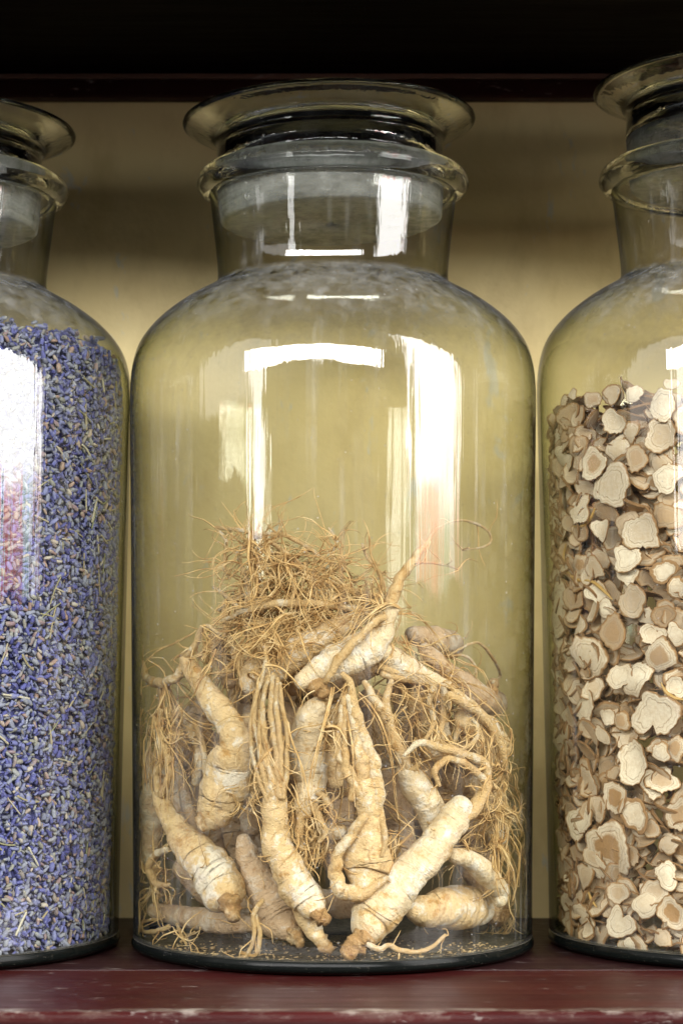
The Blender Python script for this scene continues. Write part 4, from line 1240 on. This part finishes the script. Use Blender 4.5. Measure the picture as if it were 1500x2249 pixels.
# ------------------------------------------------------------------ lavender
JL = np.array([LOC_L[0], LOC_L[1]])
def bud_arrays(rng, seg=6):
    """unit bud along z, from 0 to 1"""
    pr = [(0.0, 0.08), (0.10, 0.17), (0.35, 0.23), (0.62, 0.215), (0.84, 0.17), (0.98, 0.20), (0.90, 0.09)]
    V, al = [], []
    for z, r in pr:
        for k in range(seg):
            a = 2 * math.pi * k / seg
            w = 1 + (0.16 if k % 2 else -0.10) + rng.normal() * 0.06
            V.append((r * w * math.cos(a) + 0.05 * math.sin(z * 3), r * w * math.sin(a) * 0.9, z - 0.5)); al.append(z)
    Fq = []
    for i in range(len(pr) - 1):
        for k in range(seg):
            l = (k + 1) % seg
            Fq.append((i * seg + k, i * seg + l, (i + 1) * seg + l, (i + 1) * seg + k))
    return np.array(V), np.array(Fq), np.array(al)

lrng = np.random.default_rng(71)
BUD = [bud_arrays(lrng) for _ in range(5)]
BUD_ME = []
for V, Fq, al in BUD:
    me = quad_mesh('lavender_bud', V, Fq)
    me.attributes.new('along', 'FLOAT', 'POINT').data.foreach_set('value', al.astype(np.float32))
    me.attributes.new('rnd', 'FLOAT', 'POINT').data.foreach_set('value', np.zeros(len(V), np.float32))
    me.materials.append(M['lav'])
    me.polygons.foreach_set('use_smooth', [True] * len(me.polygons))
    BUD_ME.append(me)

Z_LAV = at(60, 690, -0.07).z
def lav_top(a):                                       # the fill slopes down slightly to the right
    return Z_LAV - 0.004 - 0.010 * max(0.0, math.sin(a) - 0.25)

def bud_frame(rng, nrm):
    n = Vector(nrm)
    t = Vector((0, 0, 1)).cross(n).normalized()
    u = n.cross(t)
    th = rng.uniform(0, 2 * math.pi)
    d = (t * math.cos(th) + u * math.sin(th) + n * rng.normal() * 0.28).normalized()
    return d

def rot_z_to(d):
    return np.array(Vector((0, 0, 1)).rotation_difference(d).to_matrix())

def lavender():
    rng = np.random.default_rng(72)
    V, Fq, AL, RD = [], [], [], []
    n = 0
    singles = []
    for layer, dep, sp in ((0, 0.0016, 0.0029), (1, 0.0034, 0.0029), (2, 0.0054, 0.0033)):
        zs = np.arange(FLOOR_Z + 0.003, Z_LAV + 0.002, sp)
        for z0 in zs:
            Rl = r_in(max(z0, 0.02)) - dep
            for a0 in np.arange(-0.35, 1.95, sp / Rl * 1.12):
                a = a0 + rng.normal() * 0.4 * sp / Rl
                z = z0 + rng.normal() * sp * 0.4
                if z > lav_top(a) or z < FLOOR_Z + 0.002: continue
                R_ = r_in(max(z, 0.02)) - dep - abs(rng.normal()) * 0.0006
                nrm = (math.sin(a), -math.cos(a), 0)
                pos = np.array([R_ * nrm[0], R_ * nrm[1], z])
                d = bud_frame(rng, nrm)
                L = rng.uniform(0.0022, 0.0052)
                fat = rng.uniform(0.85, 1.45)
                wx = pos[0] + JL[0]; 
                if layer == 0 and 0.42 < a < 1.25 and rng.random() < 0.125 and len(singles) < 290:
                    singles.append((pos, d, L * 1.08, fat)); continue
                k = rng.integers(5)
                Va, Fa, al = BUD[k]
                m3 = rot_z_to(d)
                V.append((Va * np.array([L * fat, L * fat, L])) @ m3.T + pos)
                Fq.append(Fa + n); AL.append(al); RD.append(np.full(len(Va), rng.random()))
                n += len(Va)
    zt = lav_top(0.0)
    for _ in range(1500):                             # top of the fill
        q = math.sqrt(rng.random()) * (r_in(zt) - 0.003); a = rng.uniform(0, 6.28)
        pos = np.array([q * math.sin(a), -q * math.cos(a), zt - 0.001 + rng.normal() * 0.0012])
        d = Vector((rng.normal(), rng.normal(), rng.normal() * 0.3)).normalized(); L = rng.uniform(0.0042, 0.0062)
        Va, Fa, al = BUD[rng.integers(5)]
        V.append((Va * L) @ rot_z_to(d).T + pos)
        Fq.append(Fa + n); AL.append(al); RD.append(np.full(len(Va), rng.random())); n += len(Va)
    # core of the mass
    seg = 48
    pr = [(FLOOR_Z + 0.003, 0.09)] + [(z, r_in(max(z, 0.02)) - 0.0068) for z in np.linspace(FLOOR_Z + 0.004, zt - 0.003, 24)] + [(zt - 0.002, 0.01)]
    for i, (z, r) in enumerate(pr):
        A = np.arange(seg) * 2 * math.pi / seg
        V.append(np.column_stack([r * np.cos(A), r * np.sin(A), np.full(seg, z)])); AL.append(np.ones(seg)); RD.append(np.full(seg, 0.05))
    for i in range(len(pr) - 1):
        k = np.arange(seg); l = (k + 1) % seg
        Fq.append(np.column_stack([n + i * seg + k, n + i * seg + l, n + (i + 1) * seg + l, n + (i + 1) * seg + k]))
    me = quad_mesh('lavender_mass', np.vstack(V), np.vstack(Fq))
    me.attributes.new('along', 'FLOAT', 'POINT').data.foreach_set('value', np.concatenate(AL).astype(np.float32))
    me.attributes.new('rnd', 'FLOAT', 'POINT').data.foreach_set('value', np.concatenate(RD).astype(np.float32))
    o = link('lavender_mass', me, M['lav'])
    o.location = LOC_L
    tag(o, 'mass of loose dried lavender filling the left jar', 'lavender', kind='stuff')
    for pos, d, L, fat in singles:
        b = bpy.data.objects.new('lavender_bud', BUD_ME[int(rng.integers(5))])
        COL.objects.link(b)
        m = Matrix(rot_z_to(d).tolist()).to_4x4() @ Matrix.Diagonal((L * fat, L * fat, L, 1))
        m.translation = Vector(pos) + Vector(LOC_L)
        b.matrix_world = m
        tag(b, 'single dried lavender bud lying flat against the front glass of the left jar', 'lavender bud', 'lavender buds against the glass')
    # stalks
    for i in range(110):
        a = rng.uniform(0.35, 1.5); z = rng.uniform(FLOOR_Z + 0.01, Z_LAV - 0.03)
        R_ = r_in(z) - 0.0013
        nrm = (math.sin(a), -math.cos(a), 0)
        d = bud_frame(rng, nrm)
        L = rng.uniform(0.006, 0.017)
        c = np.array([R_ * nrm[0], R_ * nrm[1], z])
        P = []
        bend = rng.normal() * 0.18
        for t in np.linspace(-0.5, 0.5, 6):
            q = c + np.array(d) * L * t + np.array((0, 0, 1)) * bend * L * (t * t)
            rr = math.hypot(q[0], q[1])
            q[:2] *= (r_in(max(q[2], 0.02)) - 0.0013) / rr
            P.append(q)
        me = tube_mesh('stalk', P, [rng.uniform(0.0003, 0.0006)] * 6, 6, 0.002, 0.1)
        me.transform(Matrix.Translation(-Vector(c)))
        o = link('lavender_stalk', me, M['stem']); o.location = Vector(c) + Vector(LOC_L)
        tag(o, 'thin dry stalk among the lavender buds at the glass of the left jar', 'stalk', 'lavender stalks')
lavender()
